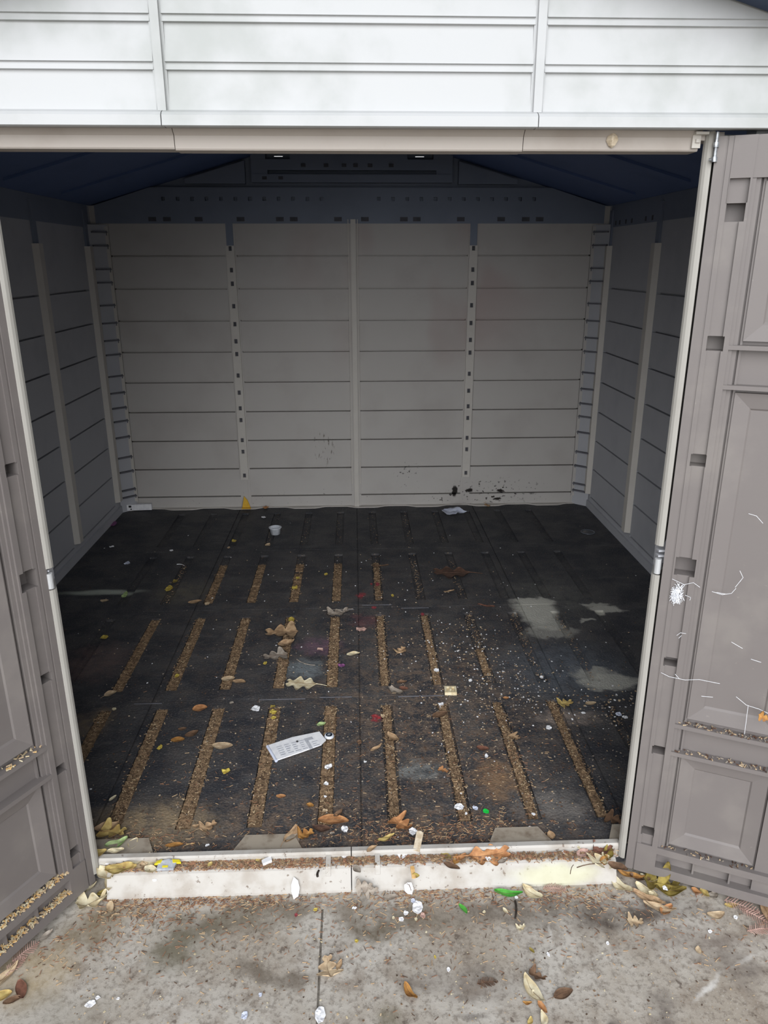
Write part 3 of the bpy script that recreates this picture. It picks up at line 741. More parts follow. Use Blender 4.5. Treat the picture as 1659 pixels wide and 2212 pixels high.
def blade(kind, L, W, curl, seed):
    """leaf blade along +X, base at x=0; curl lifts the ends, fold lifts the sides"""
    r = random.Random(seed); rows, cols = (26, 9) if kind in ('oak', 'maple') else (13, 7)
    pts = []; ph = r.uniform(0, 6); fold = r.uniform(0.15, 0.5) * curl; bend = r.uniform(-0.12, 0.12)
    asym = r.uniform(0.85, 1.15)
    for i in range(rows):
        t = i / (rows - 1)
        for j in range(cols):
            s_ = 2 * j / (cols - 1) - 1
            if kind == 'oval': w = math.sin(math.pi * min(1, t * 0.93 + 0.04)) ** 0.75 * (1 - 0.25 * t)
            elif kind == 'oak': w = (0.40 + 0.60 * (0.5 + 0.5 * math.sin(2 * math.pi * (2.6 * t - 0.28 + (0.10 if s_ > 0 else 0)))) ** 0.9) * math.sin(math.pi * min(1, 0.05 + 0.93 * t)) ** 0.5
            elif kind == 'maple': w = (0.25 + 0.9 * abs(math.sin(2.6 * math.pi * (t + 0.06))) ** 0.9) * (1 - 0.75 * t) * (1 if t > 0.03 else 0.3) + 0.02
            elif kind == 'strip': w = 0.75 + 0.2 * math.sin(7 * t + ph) if 0.02 < t < 0.98 else 0.5
            else: w = math.sin(math.pi * min(1, t * 0.9 + 0.05)) ** 0.5 * (0.8 + 0.3 * math.sin(9 * t + ph) * (1 if s_ > 0 else -0.6))
            w *= asym if s_ > 0 else 1
            x = L * t + (0.10 * L * abs(s_) if kind in ('oak', 'maple') else 0)
            y = s_ * w * W / 2 + bend * L * math.sin(math.pi * t)
            z = curl * L * 0.9 * (t - 0.45) ** 2 + fold * abs(s_) * w * W * 0.9 + 0.06 * curl * L * math.sin(9 * t + 3 * s_ + ph)
            pts.append((x - L / 2, y, z))
    z0 = min(p[2] for p in pts)
    pts = [(x, y, z - z0 + 0.0012) for x, y, z in pts]
    return finish_sheet(pts, rows, cols, 0.0007), pts, rows, cols

def place(o, px, py, z, rz, tilt=0.0, roll=0.0):
    P = at(px, py, z); o.location = P
    o.rotation_euler = (roll, -tilt, rz)
    return o

def leaf(name, px, py, z, npx, kind, colour, rz, label, cat, group, w=0.5, curl=0.3, stem=False, tilt=0.0, roll=0.0):
    if colour == 'yellow': colour = 'straw'
    P = at(px, py, z); L = px_len(npx, P) * 1.12
    if kind in ('oak', 'maple'): w = min(1.15, w * 1.45)
    elif z > -0.065: w = min(0.9, w * 1.2)
    if (px < 350 and py > 1780) or (px > 1285 and py > 1835): L *= 1.25; curl = min(0.9, curl * 1.3)
    mb, pts, rows, cols = blade(kind, L, L * w, curl, hash_(label))
    o = mb.build(name, LEAF[colour], smooth=True)
    tag(o, label, cat, group); place(o, px, py, z + 0.0006, math.radians(rz), math.radians(tilt), math.radians(roll))
    if npx >= 40:
        mr = [Vector(pts[i * cols + cols // 2]) + Vector((0, 0, 0.0004)) for i in range(1, rows - 1, 2)]
        MB().tube(mr, L * 0.007, 5, 0, L * 0.003).build('midrib', LEAF['brown' if colour not in ('brown', 'dark', 'rust') else 'dark'], o)
    if stem:
        a = Vector(pts[cols // 2])
        MB().tube([a + Vector((0.06 * L, 0, 0.0008)), a + Vector((-0.12 * L, 0.02 * L, 0)), (a.x - 0.34 * L, 0.03 * L, 0.0012)], L * 0.014, 5, 0, L * 0.008).build('stem', LEAF[colour], o)
    return o

def hash_(s_): return sum((i + 7) * ord(c) for i, c in enumerate(s_)) % 99991

def scrap(name, px, py, z, wpx, hpx, colour, label, cat, group, th=0.0012, crumple=0.3, corners=7, rz=0.0, square=False, tilt=0.0):
    """torn piece: wpx wide in the photograph, hpx high (as it lies flat)"""
    r = random.Random(hash_(label)); P = at(px, py, z); W = px_len(wpx, P)
    if square: N, rad = 16, lambda a: 1.0 / max(abs(math.cos(a)), abs(math.sin(a))) * r.uniform(0.93, 1.0)
    else:
        base = [r.uniform(0.62, 1.05) for _ in range(corners)]
        N = corners * 3
        def rad(a, base=base):
            t = (a / (2 * math.pi)) * corners; i = int(t) % corners; f = t - int(t)
            return (base[i] * (1 - f) + base[(i + 1) % corners] * f) * (0.86 + 0.14 * abs(2 * f - 1))
    # the ground is seen at a slant: a height in the picture is longer on the ground
    view = (CAM - P).normalized().z
    H = px_len(hpx, P) / max(0.25, view)
    rings = 4; verts = []; ths = [2 * math.pi * k / N for k in range(N)]; rr = [rad(a) for a in ths]
    for q in range(1, rings + 1):
        for a, R_ in zip(ths, rr):
            f = q / rings; x, y = W / 2 * R_ * f * math.cos(a), H / 2 * R_ * f * math.sin(a)
            n = noise.noise(Vector((x / W * 4.2 + hash_(label) % 50, y / W * 4.2, 0.3)))
            verts.append((x, y, crumple * W * (0.35 * n + 0.18 * f * f * (0.5 + 0.5 * math.sin(3 * a + hash_(label))))))
    z0 = min(v_[2] for v_ in verts); verts = [(x, y, zz - z0 + th) for x, y, zz in verts]
    mb = MB(); n0 = len(verts) + 1
    ctr = (0, 0, sum(v_[2] for v_ in verts[:N]) / N)
    top = [ctr] + verts; bot = [(x, y, zz - th) for x, y, zz in top]
    mb.v = top + bot
    def add(*q): mb.f.append(q); mb.mi.append(0)
    for k in range(N):
        k2 = (k + 1) % N
        add(0, 1 + k, 1 + k2); add(n0, n0 + 1 + k2, n0 + 1 + k)
        for q in range(rings - 1):
            a, b, c, d = 1 + q * N + k, 1 + (q + 1) * N + k, 1 + (q + 1) * N + k2, 1 + q * N + k2
            add(a, b, c, d); add(n0 + a, n0 + d, n0 + c, n0 + b)
        a, b = 1 + (rings - 1) * N + k, 1 + (rings - 1) * N + k2
        add(a, n0 + a, n0 + b, b)
    o = mb.build(name, LEAF[colour]); tag(o, label, cat, group); place(o, px, py, z + 0.0005, math.radians(rz), math.radians(tilt))
    return o

def stick(name, a, b, z, r, colour, label, cat, group, bow=0.0, lift=0.0):
    A, B = at(*a, z + r), at(*b, z + r); m_ = (A + B) / 2; d = (B - A); nrm = Vector((-d.y, d.x, 0)) * bow
    pts = [A, A.lerp(m_, 0.5) + nrm * 0.75 + Vector((0, 0, lift * 0.7)), m_ + nrm + Vector((0, 0, lift)), m_.lerp(B, 0.5) + nrm * 0.75 + Vector((0, 0, lift * 0.7)), B]
    pts = [p - m_ for p in pts]
    o = MB().tube(pts, r, 6, 0, r * 0.7).build(name, LEAF[colour], loc=m_)
    return tag(o, label, cat, group)

GF, GS, GR, GC = 'leaves on the black shed floor', 'scraps on the black shed floor', 'litter on the door sill and ramp', 'litter on the concrete pad'
ZF, ZL = 0.0015, -0.022

# ---- big leaves on the floor:  px, py, length px, kind, colour, turn, label, width ratio, curl, stem, tilt
for a in (
    (980, 1238, 66, 'oak', 'dark', 176, 'large dark brown lobed leaf with a long stem lying alone at mid floor', 0.62, 0.15, True),
    (612, 1369, 58, 'maple', 'tan', 185, 'large ragged tan leaf lying across a floor groove beyond a smaller curled tan leaf', 0.8, 0.2, False),
    (618, 1392, 34, 'oval', 'tan', 30, 'small curled tan leaf on a groove just in front of the large ragged tan leaf', 0.6, 0.5, False),
    (598, 1419, 44, 'maple', 'grey', 200, 'pinkish grey crumpled leaf beside the groove behind the pale oak leaf', 0.8, 0.3, False),
    (655, 1478, 56, 'oak', 'cream', 172, 'pale cream oak leaf lying on the black floor behind the white paper strip', 0.6, 0.12, True),
    (763, 1415, 26, 'oval', 'cream', 15, 'small pale feather-like leaf on the floor right of the pale oak leaf', 0.5, 0.4, False),
    (864, 1408, 24, 'maple', 'tan', 60, 'crumpled tan leaf with a straight stem at the centre of the floor', 0.9, 0.5, True),
    (728, 1327, 42, 'maple', 'grey', 20, 'crumpled grey-tan leaf lying by the far floor seam', 0.6, 0.45, False),
    (493, 1468, 26, 'oval', 'beige', 10, 'pinkish beige leaf on a groove left of a paler small leaf', 0.6, 0.3, False),
    (517, 1474, 26, 'oval', 'tan', -10, 'small tan leaf on the floor just right of a pinkish beige leaf on a groove', 0.5, 0.3, False),
    (239, 1501, 24, 'oval', 'beige', 40, 'beige leaf near the left door at the end of a groove', 0.7, 0.4, True),
    (432, 1533, 28, 'oval', 'orange', 15, 'bright orange leaf on the floor between two left grooves', 0.7, 0.35, False),
    (384, 1599, 26, 'oval', 'amber', 5, 'amber orange oval leaf on the floor left of the beige pointed leaf', 0.55, 0.15, False),
    (414, 1585, 28, 'oval', 'brown', 40, 'brownish leaf lying beside the amber orange oval leaf', 0.6, 0.15, False),
    (394, 1574, 16, 'oval', 'brown', 10, 'small brown leaf lying behind the amber orange oval leaf', 0.6, 0.15, False),
    (481, 1611, 40, 'oval', 'beige', -4, 'beige pointed leaf lying beside the groove left of the white paper strip', 0.5, 0.15, True),
    (244, 1725, 18, 'oval', 'cream', 60, 'thin pale leaf sliver near the left door in front of the pile', 0.4, 0.2, False),
    (447, 1786, 32, 'maple', 'tan', 30, 'crumpled tan leaf on the floor near the left sill tab', 0.9, 0.45, True),
    (423, 1784, 14, 'oval', 'tan', 10, 'small tan leaf fragment left of the crumpled tan leaf', 0.6, 0.3, False),
    (607, 1720, 19, 'oval', 'orange', 0, 'small orange oval leaf on the floor in front of the white paper strip', 0.5, 0.15, False),
    (670, 1741, 16, 'oval', 'amber', -30, 'small amber folded leaf between two grooves near the sill', 0.6, 0.5, False),
    (720, 1775, 60, 'oval', 'orange', -6, 'large flat orange-brown oval leaf lying near the middle of the sill', 0.42, 0.2, False),
    (694, 1789, 34, 'oval', 'dark', 170, 'dark brown leaf tucked in front of the large flat orange-brown oval leaf', 0.5, 0.2, False),
    (730, 1758, 24, 'oval', 'brown', 50, 'dull brown leaf standing behind the large flat orange-brown oval leaf', 0.4, 0.4, False),
    (866, 1783, 42, 'maple', 'orange', -50, 'rusty orange crumpled leaf at the end of the middle right groove', 0.75, 0.6, False),
    (850, 1594, 34, 'oval', 'tan', -55, 'curved tan leaf lying over a groove right of the bottle cap', 0.45, 0.5, False),
    (812, 1617, 30, 'oval', 'tan', 40, 'narrow folded tan leaf with a white tip on the floor', 0.28, 0.4, False),
    (694, 1566, 18, 'oval', 'lightgreen', 20, 'small light green leaf on the floor beyond the bottle cap', 0.6, 0.5, False),
    (855, 1493, 34, 'strip', 'grey', -50, 'grey folded leaf strip lying across the near floor seam', 0.5, 0.4, False),
    (872, 1488, 18, 'oval', 'rust', -20, 'small rust leaf right of the grey folded leaf strip on the near seam', 0.6, 0.3, False),
    (868, 1474, 20, 'oval', 'brown', 5, 'small brown leaf lying just behind the near floor seam', 0.5, 0.3, False),
    (1219, 1520, 28, 'maple', 'yellow', 10, 'yellow-tan leaf on the floor near the right side of the doorway', 0.8, 0.3, False),
    (1276, 1520, 22, 'oval', 'beige', 5, 'pale beige leaf to the right of the yellow-tan leaf', 0.5, 0.2, False),
    (1111, 1592, 20, 'maple', 'tan', -60, 'tan leaf stuck at the edge of a right groove', 0.8, 0.3, False),
    (1043, 1617, 24, 'oval', 'rust', -20, 'reddish brown leaf between two right grooves', 0.6, 0.3, False),
    (950, 1544, 34, 'oval', 'brown', 25, 'flat brown leaf beside a groove in front of the cream square cap', 0.5, 0.15, False),
    (1325, 1770, 34, 'maple', 'brown', -40, 'large brown leaf leaning in the right corner of the doorway', 0.85, 0.3, False),
    (1190, 1806, 20, 'oval', 'tan', 95, 'small brown triangular leaf standing on the sill edge at right', 0.8, 0.5, False),
    (1093, 1508, 12, 'oval', 'orange', 0, 'tiny orange leaf right of the cream square cap', 0.7, 0.3, False),
    (226, 1298, 16, 'oval', 'beige', 0, 'small pinkish leaf behind the left jamb at the pale streak', 0.7, 0.3, False),
    (421, 1301, 26, 'oval', 'tan', 20, 'tan leaf lying left of a groove near the far left', 0.5, 0.25, False),
    (578, 1178, 13, 'oval', 'beige', 60, 'small beige leaf curled on a far groove in front of the white tub', 0.8, 0.6, False),
    (822, 1223, 32, 'strip', 'brown', 6, 'narrow brown leaf strip across a groove at far centre', 0.15, 0.15, False),
    (970, 1278, 22, 'strip', 'tan', 20, 'thin tan leaf strip in front of the large dark lobed leaf', 0.25, 0.3, False),
    (1050, 1310, 34, 'strip', 'rust', -25, 'thin rust coloured leaf strip left of the pale puddle mark', 0.18, 0.25, False),
    (957, 1664, 20, 'maple', 'orange', -40, 'orange frayed leaf frond beside a groove near the wet grey mark', 0.6, 0.3, False),
    (1008, 1826, 44, 'strip', 'dark', 15, 'dark leaf strip pressed against the sill left of its right tab', 0.2, 0.2, False),
    (628, 1806, 46, 'oval', 'tan', 64, 'large tan folded leaf with a pointed tip leaning over the sill', 0.42, 0.55, True),
    (608, 1822, 34, 'oval', 'amber', 20, 'amber leaf part lying on the sill under the folded tan leaf', 0.4, 0.2, False),
    (636, 1816, 30, 'oval', 'grey', 70, 'greyish leaf tucked right of the folded tan leaf by the sill', 0.6, 0.3, False),
    (659, 1808, 30, 'maple', 'amber', 20, 'curled amber lobed leaf standing beside the greyish leaf at the sill', 0.9, 0.8, False),
    (834, 1813, 36, 'oval', 'yellow', 25, 'pale yellow twisted leaf resting on the sill at its centre', 0.3, 0.6, False),
    (803, 1835, 24, 'oval', 'tan', 40, 'brown leaf tip hanging over the sill right of its seam', 0.4, 0.3, False),
    (232, 1791, 36, 'oval', 'tan', 15, 'tan leaf at the back of the pile by the left jamb', 0.5, 0.5, False),
    (241, 1803, 40, 'maple', 'yellow', -10, 'yellowish tan leaf in the middle of the pile by the left jamb', 0.7, 0.5, False),
    (252, 1824, 34, 'oval', 'lightgreen', 25, 'pale green leaf in the pile by the left jamb', 0.5, 0.5, False),
    (250, 1840, 26, 'oval', 'cream', 5, 'cream leaf at the foot of the pile by the left jamb', 0.35, 0.4, False),
    (290, 1824, 22, 'oval', 'cream', 80, 'pale yellow upright leaf on the leftmost sill tab', 0.6, 0.3, False),
    (216, 1842, 20, 'oval', 'yellow', 10, 'yellow leaf squeezed between the left door and the sill', 0.7, 0.4, False),
    (377, 1827, 34, 'oval', 'amber', 5, 'amber brown leaf on the sill right of the leftmost tab', 0.35, 0.25, False),
):
    px, py, n_, kind, col, rz, lab, w_, cu, st = a
    nm = 'oak_leaf' if kind == 'oak' else 'maple_leaf' if kind == 'maple' else 'leaf'
    leaf(nm, px, py, ZF if py < 1835 else 0.02, n_, kind, col, rz, lab, 'leaf', GF, w_, cu, st)

# ---- small scraps on the floor: px, py, w, h, colour, label, kind of thing
for a in (
    (637, 1270, 15, 9, 'yellow', 'yellow petal-like scrap on a far groove in front of a smaller yellow one', 'leaf_scrap'),
    (643, 1249, 11, 6, 'yellow', 'smaller yellow scrap on the far groove behind a petal-like yellow scrap', 'leaf_scrap'),
    (704, 1241, 11, 6, 'yellow', 'tiny yellow scrap alone on the black floor at far centre', 'leaf_scrap'),
    (365, 1272, 18, 13, 'yellow', 'bright yellow scrap on a left groove by the pale green one', 'leaf_scrap'),
    (378, 1256, 14, 8, 'olive', 'olive yellow scrap on a left groove behind the bright yellow one', 'leaf_scrap'),
    (448, 1305, 13, 7, 'beige', 'beige scrap at the near end of a far groove', 'leaf_scrap'),
    (505, 1169, 12, 7, 'yellow', 'dull yellow scrap on the black floor left of the white tub', 'leaf_scrap'),
    (494, 1183, 8, 4, 'beige', 'tiny beige scrap in front of the dull yellow scrap', 'leaf_scrap'),
    (225, 1377, 18, 9, 'yellow', 'golden leaf scrap beside a groove close to the left jamb', 'leaf_scrap'),
    (630, 1339, 16, 14, 'yellow', 'bright yellow crumpled scrap at the far end of a groove near the far seam', 'leaf_scrap'),
    (573, 1433, 12, 9, 'yellow', 'round yellow scrap on the black floor left of a grey-pink leaf', 'leaf_scrap'),
    (382, 1460, 13, 10, 'yellow', 'yellow scrap lying in a left groove by the near seam', 'leaf_scrap'),
    (247, 1532, 12, 7, 'cream', 'cream yellow scrap in front of the near seam at far left', 'leaf_scrap'),
    (590, 1539, 20, 12, 'yellow', 'pale yellow crumpled scrap at the head of the groove by the paper strip', 'leaf_scrap'),
    (590, 1526, 14, 8, 'olive', 'olive yellow scrap at the very end of the groove by the paper strip', 'leaf_scrap'),
    (590, 1551, 14, 7, 'yellow', 'small yellow scrap in the groove just behind the paper strip', 'leaf_scrap'),
    (346, 1616, 14, 13, 'yellow', 'lime yellow square scrap on the black floor at left', 'leaf_scrap'),
    (487, 1667, 22, 12, 'yellow', 'pale yellow scrap on the floor below the beige pointed leaf', 'leaf_scrap'),
    (848, 1287, 9, 7, 'yellow', 'tiny yellow scrap right of the red specks on the floor', 'leaf_scrap'),
    (569, 1118, 12, 5, 'white', 'small white scrap behind the white tub', 'paper_scrap'),
    (241, 1182, 13, 4, 'white', 'thin white scrap near the left wall', 'paper_scrap'),
    (370, 1190, 10, 4, 'white', 'tiny white scrap on the black floor at far left', 'paper_scrap'),
    (275, 1217, 14, 8, 'bluewhite', 'bluish white square scrap on the black floor at far left', 'paper_scrap'),
    (245, 1133, 18, 13, 'purple', 'purple scrap beside the foot of the left wall', 'paper_scrap'),
    (552, 1532, 28, 13, 'white', 'white torn paper scrap on the floor left of a groove head', 'paper_scrap'),
    (500, 1519, 12, 6, 'grey', 'pale grey leaf chip left of the white torn paper scrap', 'leaf_scrap'),
    (710, 1657, 20, 11, 'white', 'white crumpled paper on the groove in front of the bottle cap', 'paper_scrap'),
    (705, 1693, 14, 8, 'white', 'white paper bit on the same groove in front of the white crumpled paper', 'paper_scrap'),
    (703, 1721, 8, 5, 'white', 'tiny white bit near the sill end of the groove below the bottle cap', 'paper_scrap'),
    (701, 1752, 14, 7, 'beige', 'small beige chip lying at the sill end of the groove below the bottle cap', 'leaf_scrap'),
    (745, 1793, 20, 16, 'white', 'white torn tissue lying in front of the large flat orange-brown leaf', 'paper_scrap'),
    (449, 1826, 12, 8, 'white', 'small white scrap between the two left sill tabs', 'paper_scrap'),
    (789, 1646, 8, 5, 'white', 'white crumb at the centre of the near floor', 'paper_scrap'),
    (991, 1744, 24, 14, 'white', 'white torn paper beside the bright green chip on the near floor', 'paper_scrap'),
    (1007, 1758, 7, 7, 'white', 'tiny white chip below the white triangular chip', 'paper_scrap'),
    (1026, 1746, 14, 10, 'bluewhite', 'white triangular chip left of the bright green chip', 'paper_scrap'),
    (1050, 1753, 18, 11, 'bright', 'bright green plastic chip on the near floor', 'plastic_chip'),
    (1152, 1759, 10, 6, 'white', 'white chip at the end of the right groove', 'paper_scrap'),
    (1051, 1633, 10, 11, 'white', 'bluish white petal-like scrap right of a reddish leaf', 'paper_scrap'),
    (1185, 1573, 16, 10, 'white', 'pair of white flakes on the right floor as one torn piece', 'paper_scrap'),
    (1336, 1544, 16, 9, 'bluewhite', 'bluish white scrap by the right jamb', 'paper_scrap'),
    (1350, 1550, 14, 7, 'white', 'white scrap next to the right jamb in front of a bluish one', 'paper_scrap'),
    (1260, 1541, 12, 5, 'white', 'white sliver behind the right jamb beside a brown patch', 'paper_scrap'),
    (1145, 1789, 14, 7, 'white', 'white scrap lying on the right sill tab', 'paper_scrap'),
    (1169, 1813, 20, 6, 'white', 'flat white scrap on the sill edge left of the triangular leaf', 'paper_scrap'),
    (953, 1522, 16, 9, 'white', 'white crumpled bit at the head of a groove below the cream square cap', 'paper_scrap'),
    (1016, 1470, 10, 6, 'white', 'white flake behind the near seam right of the cream cap', 'paper_scrap'),
    (1170, 1463, 10, 6, 'white', 'white flake near the pale puddle marks at right', 'paper_scrap'),
    (943, 1448, 14, 8, 'white', 'white flake on a groove at the right of the floor', 'paper_scrap'),
    (893, 1797, 22, 18, 'white', 'white torn tissue against the sill left of the pale wood chip', 'paper_scrap'),
    (780, 1288, 15, 8, 'red', 'torn red scrap in the red stain at mid floor', 'paper_scrap'),
    (816, 1263, 10, 10, 'red', 'bright red bit on a groove behind the torn red scrap', 'paper_scrap'),
    (802, 1262, 6, 5, 'red', 'tiny red bit left of the groove behind the torn red scrap', 'paper_scrap'),
    (808, 1313, 12, 6, 'red', 'small red bit on the far floor seam', 'paper_scrap'),
    (913, 1328, 10, 8, 'red', 'small pinkish red bit at the head of a groove right of centre', 'paper_scrap'),
    (779, 1361, 26, 9, 'pink', 'pinkish torn leaf bit left of the groove at mid floor', 'leaf_scrap'),
    (692, 1403, 18, 7, 'pink', 'pink petal-like scrap in the purple stain', 'leaf_scrap'),
    (737, 1438, 16, 9, 'purple', 'dull purple scrap right of a groove at mid floor', 'leaf_scrap'),
    (827, 1547, 11, 10, 'beige', 'round beige pebble-like bit right of the red stain', 'leaf_scrap'),
    (776, 1604, 16, 10, 'brown', 'small brown fragment right of the bottle cap', 'leaf_scrap'),
    (270, 1286, 16, 16, 'lightgreen', 'light green scrap on a groove in the pale streak', 'leaf_scrap'),
    (718, 1800, 14, 5, 'grey', 'grey sliver on the floor in front of the dark brown leaf', 'leaf_scrap'),
):
    px, py, w_, h_, col, lab, nm = a
    leaflike = nm == 'leaf_scrap'
    scrap(nm, px, py, ZF, w_, h_, col, lab, 'plastic chip' if nm == 'plastic_chip' else 'leaf' if leaflike else 'paper scrap', GF if leaflike else GS,
          crumple=0.12 if nm == 'plastic_chip' else 0.3, corners=5 if w_ < 13 else 7, th=0.002 if nm == 'plastic_chip' else 0.001)

# ---- litter on the sill ledge and ramp (level falls from the ledge to the ramp foot)
def ramp_z(py): return 0.020 if py < 1838 else (0.0 if py < 1883 else max(ZC, -0.066 * (py - 1883) / 42))
for a in (
    ('leaf', 302, 1860, 34, 'oval', 'cream', 35, 'whitish leaf leaning on the front of the sill at far left', 0.4, 0.5),
    ('leaf', 330, 1862, 30, 'oval', 'cream', 10, 'cream leaf above the grey and yellow wrapper', 0.45, 0.4),
    ('leaf', 307, 1872, 18, 'oval', 'beige', 20, 'small beige leaf left of the grey and yellow wrapper', 0.6, 0.5),
    ('leaf', 326, 1880, 22, 'oval', 'cream', -20, 'rounded cream leaf below the small beige leaf by the wrapper', 0.6, 0.4),
    ('leaf', 262, 1882, 48, 'oval', 'yellow', 5, 'wide pale yellow leaf on the ledge beside the left door', 0.45, 0.5),
    ('leaf', 228, 1893, 36, 'oval', 'cream', -40, 'big cream leaf curling round the foot of the left jamb', 0.6, 0.6),
    ('leaf', 236, 1912, 34, 'oval', 'cream', -75, 'pale leaf pointing down from the big cream leaf at the left jamb', 0.4, 0.4),
    ('leaf', 240, 1928, 40, 'oval', 'olive', 15, 'olive leaf at the left foot of the ramp', 0.45, 0.3),
    ('leaf', 564, 1858, 22, 'oval', 'yellow', 5, 'yellow leaf on the ledge behind the white block', 0.4, 0.25),
    ('leaf', 418, 1861, 16, 'oval', 'beige', 10, 'small beige leaf on the needle covered ledge at left', 0.6, 0.4),
    ('leaf', 454, 1868, 12, 'oval', 'yellow', 60, 'tiny yellow leaf on the needle covered ledge', 0.7, 0.4),
    ('leaf', 526, 1858, 24, 'oval', 'tan', 0, 'narrow tan leaf lying flat on the ledge left of the yellow leaf', 0.4, 0.2),
    ('leaf', 964, 1848, 24, 'oval', 'olive', -50, 'olive beige leaf on the ledge left of the split orange leaf', 0.55, 0.3),
    ('leaf', 940, 1858, 18, 'oval', 'tan', 15, 'small tan leaf on the ramp left of the olive beige leaf', 0.5, 0.3),
    ('leaf', 984, 1858, 24, 'oval', 'amber', 75, 'left half of the split orange leaf on the ramp', 0.5, 0.3),
    ('leaf', 996, 1854, 26, 'oval', 'orange', 40, 'right half of the split orange leaf on the ramp', 0.45, 0.4),
    ('leaf', 976, 1872, 34, 'oval', 'brown', -30, 'dull brown leaf below the split orange leaf', 0.4, 0.25),
    ('leaf', 1086, 1860, 24, 'oval', 'grey', 30, 'grey-brown leaf on the ledge right of the large orange oak leaf', 0.4, 0.3),
    ('leaf', 1258, 1844, 28, 'oval', 'pink', 30, 'pinkish leaf with a hole at the right end of the ledge', 0.65, 0.4),
    ('leaf', 1294, 1859, 30, 'maple', 'cream', 30, 'pale greenish white lobed leaf at the right end of the ramp', 0.8, 0.3),
    ('leaf', 1314, 1846, 30, 'oval', 'olive', 70, 'olive yellow leaf curled against the right jamb', 0.5, 0.6),
    ('leaf', 1307, 1862, 22, 'oval', 'amber', 60, 'amber leaf below the olive yellow leaf at the right jamb', 0.5, 0.5),
    ('leaf', 1322, 1871, 18, 'oval', 'cream', 50, 'small cream leaf strip at the foot of the right jamb', 0.35, 0.4),
    ('leaf', 1334, 1876, 30, 'oval', 'brown', -30, 'brown leaf wedged between ramp end and right door', 0.5, 0.4),
    ('leaf', 1300, 1840, 30, 'maple', 'rust', 0, 'rusty shrivelled leaf on the sill at the right end', 0.7, 0.5),
    ('leaf', 943, 1793 + 58, 10, 'oval', 'tan', 0, 'tiny tan leaf crumb on the ledge below the sill', 0.7, 0.3),
    ('leaf', 898, 1888, 14, 'oval', 'olive', -30, 'small olive leaf beside the yellow wood chip on the ramp', 0.6, 0.4),
    ('leaf', 772, 1878, 22, 'oval', 'grey', -60, 'greyish leaf at the ramp seam', 0.6, 0.2),
    ('leaf', 784, 1912, 32, 'maple', 'grey', 10, 'grey-brown crumpled leaf on the ramp foot at its seam', 0.7, 0.4),
    ('leaf', 800, 1922, 26, 'maple', 'grey', 40, 'small grey crumpled leaf below the one on the ramp seam', 0.7, 0.4),
):
    nm, px, py, n_, kind, col, rz, lab, w_, cu = a
    if py > 1885 and False: pass
    o = leaf('leaf' if kind != 'maple' else 'maple_leaf', px, py, ramp_z(py) + 0.001, n_, kind, col, rz, lab, 'leaf', GR, w_, cu)
    if py > 1885 and 260 < px < 1320: o.rotation_euler = (math.radians(60), 0, math.radians(rz * 0.3)); o.location += Vector((0, -0.006, 0.003))
leaf('oak_leaf', 1050, 1846, 0.004, 78, 'oak', 'orange', 6, 'large orange brown oak leaf draped against the sill right of centre', 'leaf', GR, 0.4, 0.25, True, roll=24)
for a in (
    (232, 1862, 16, 14, 'white', 'bright white crumpled paper at the left end of the sill'),
    (638, 1916, 24, 32, 'white', 'white torn paper hanging over the ramp foot left of centre'),
    (744, 1849, 13, 12, 'white', 'white crumb on the ledge left of the sill seam'),
    (768, 1846, 15, 10, 'white', 'white bit on the ledge just left of the sill seam'),
    (816, 1852, 11, 20, 'white', 'tall white bit standing on the ledge right of the sill seam'),
    (828, 1844, 14, 6, 'white', 'white sliver lying behind the tall white bit on the ledge'),
    (868, 1848, 26, 20, 'white', 'ragged white paper with a dark hole on the ledge right of the ramp rib'),
    (882, 1916, 24, 24, 'white', 'white square paper crossed by a twig at the ramp foot'),
    (1251, 1832, 10, 8, 'cream', 'cream crumb on the sill behind the pinkish leaf'),
    (1219, 1842, 10, 8, 'white', 'white crumb on the ledge left of the pinkish leaf'),
    (1055, 1856, 16, 10, 'white', 'white bit tucked under the large orange oak leaf'),
    (336, 1899, 12, 5, 'white', 'thin white flake on the left of the ramp'),
):
    px, py, w_, h_, col, lab = a
    o = scrap('paper_scrap', px, py, ramp_z(py) + 0.001, w_, h_, col, lab, 'paper scrap', GR, crumple=0.3)
    if py > 1890: o.rotation_euler = (math.radians(60), 0, 0); o.location += Vector((0, -0.007, 0.004))

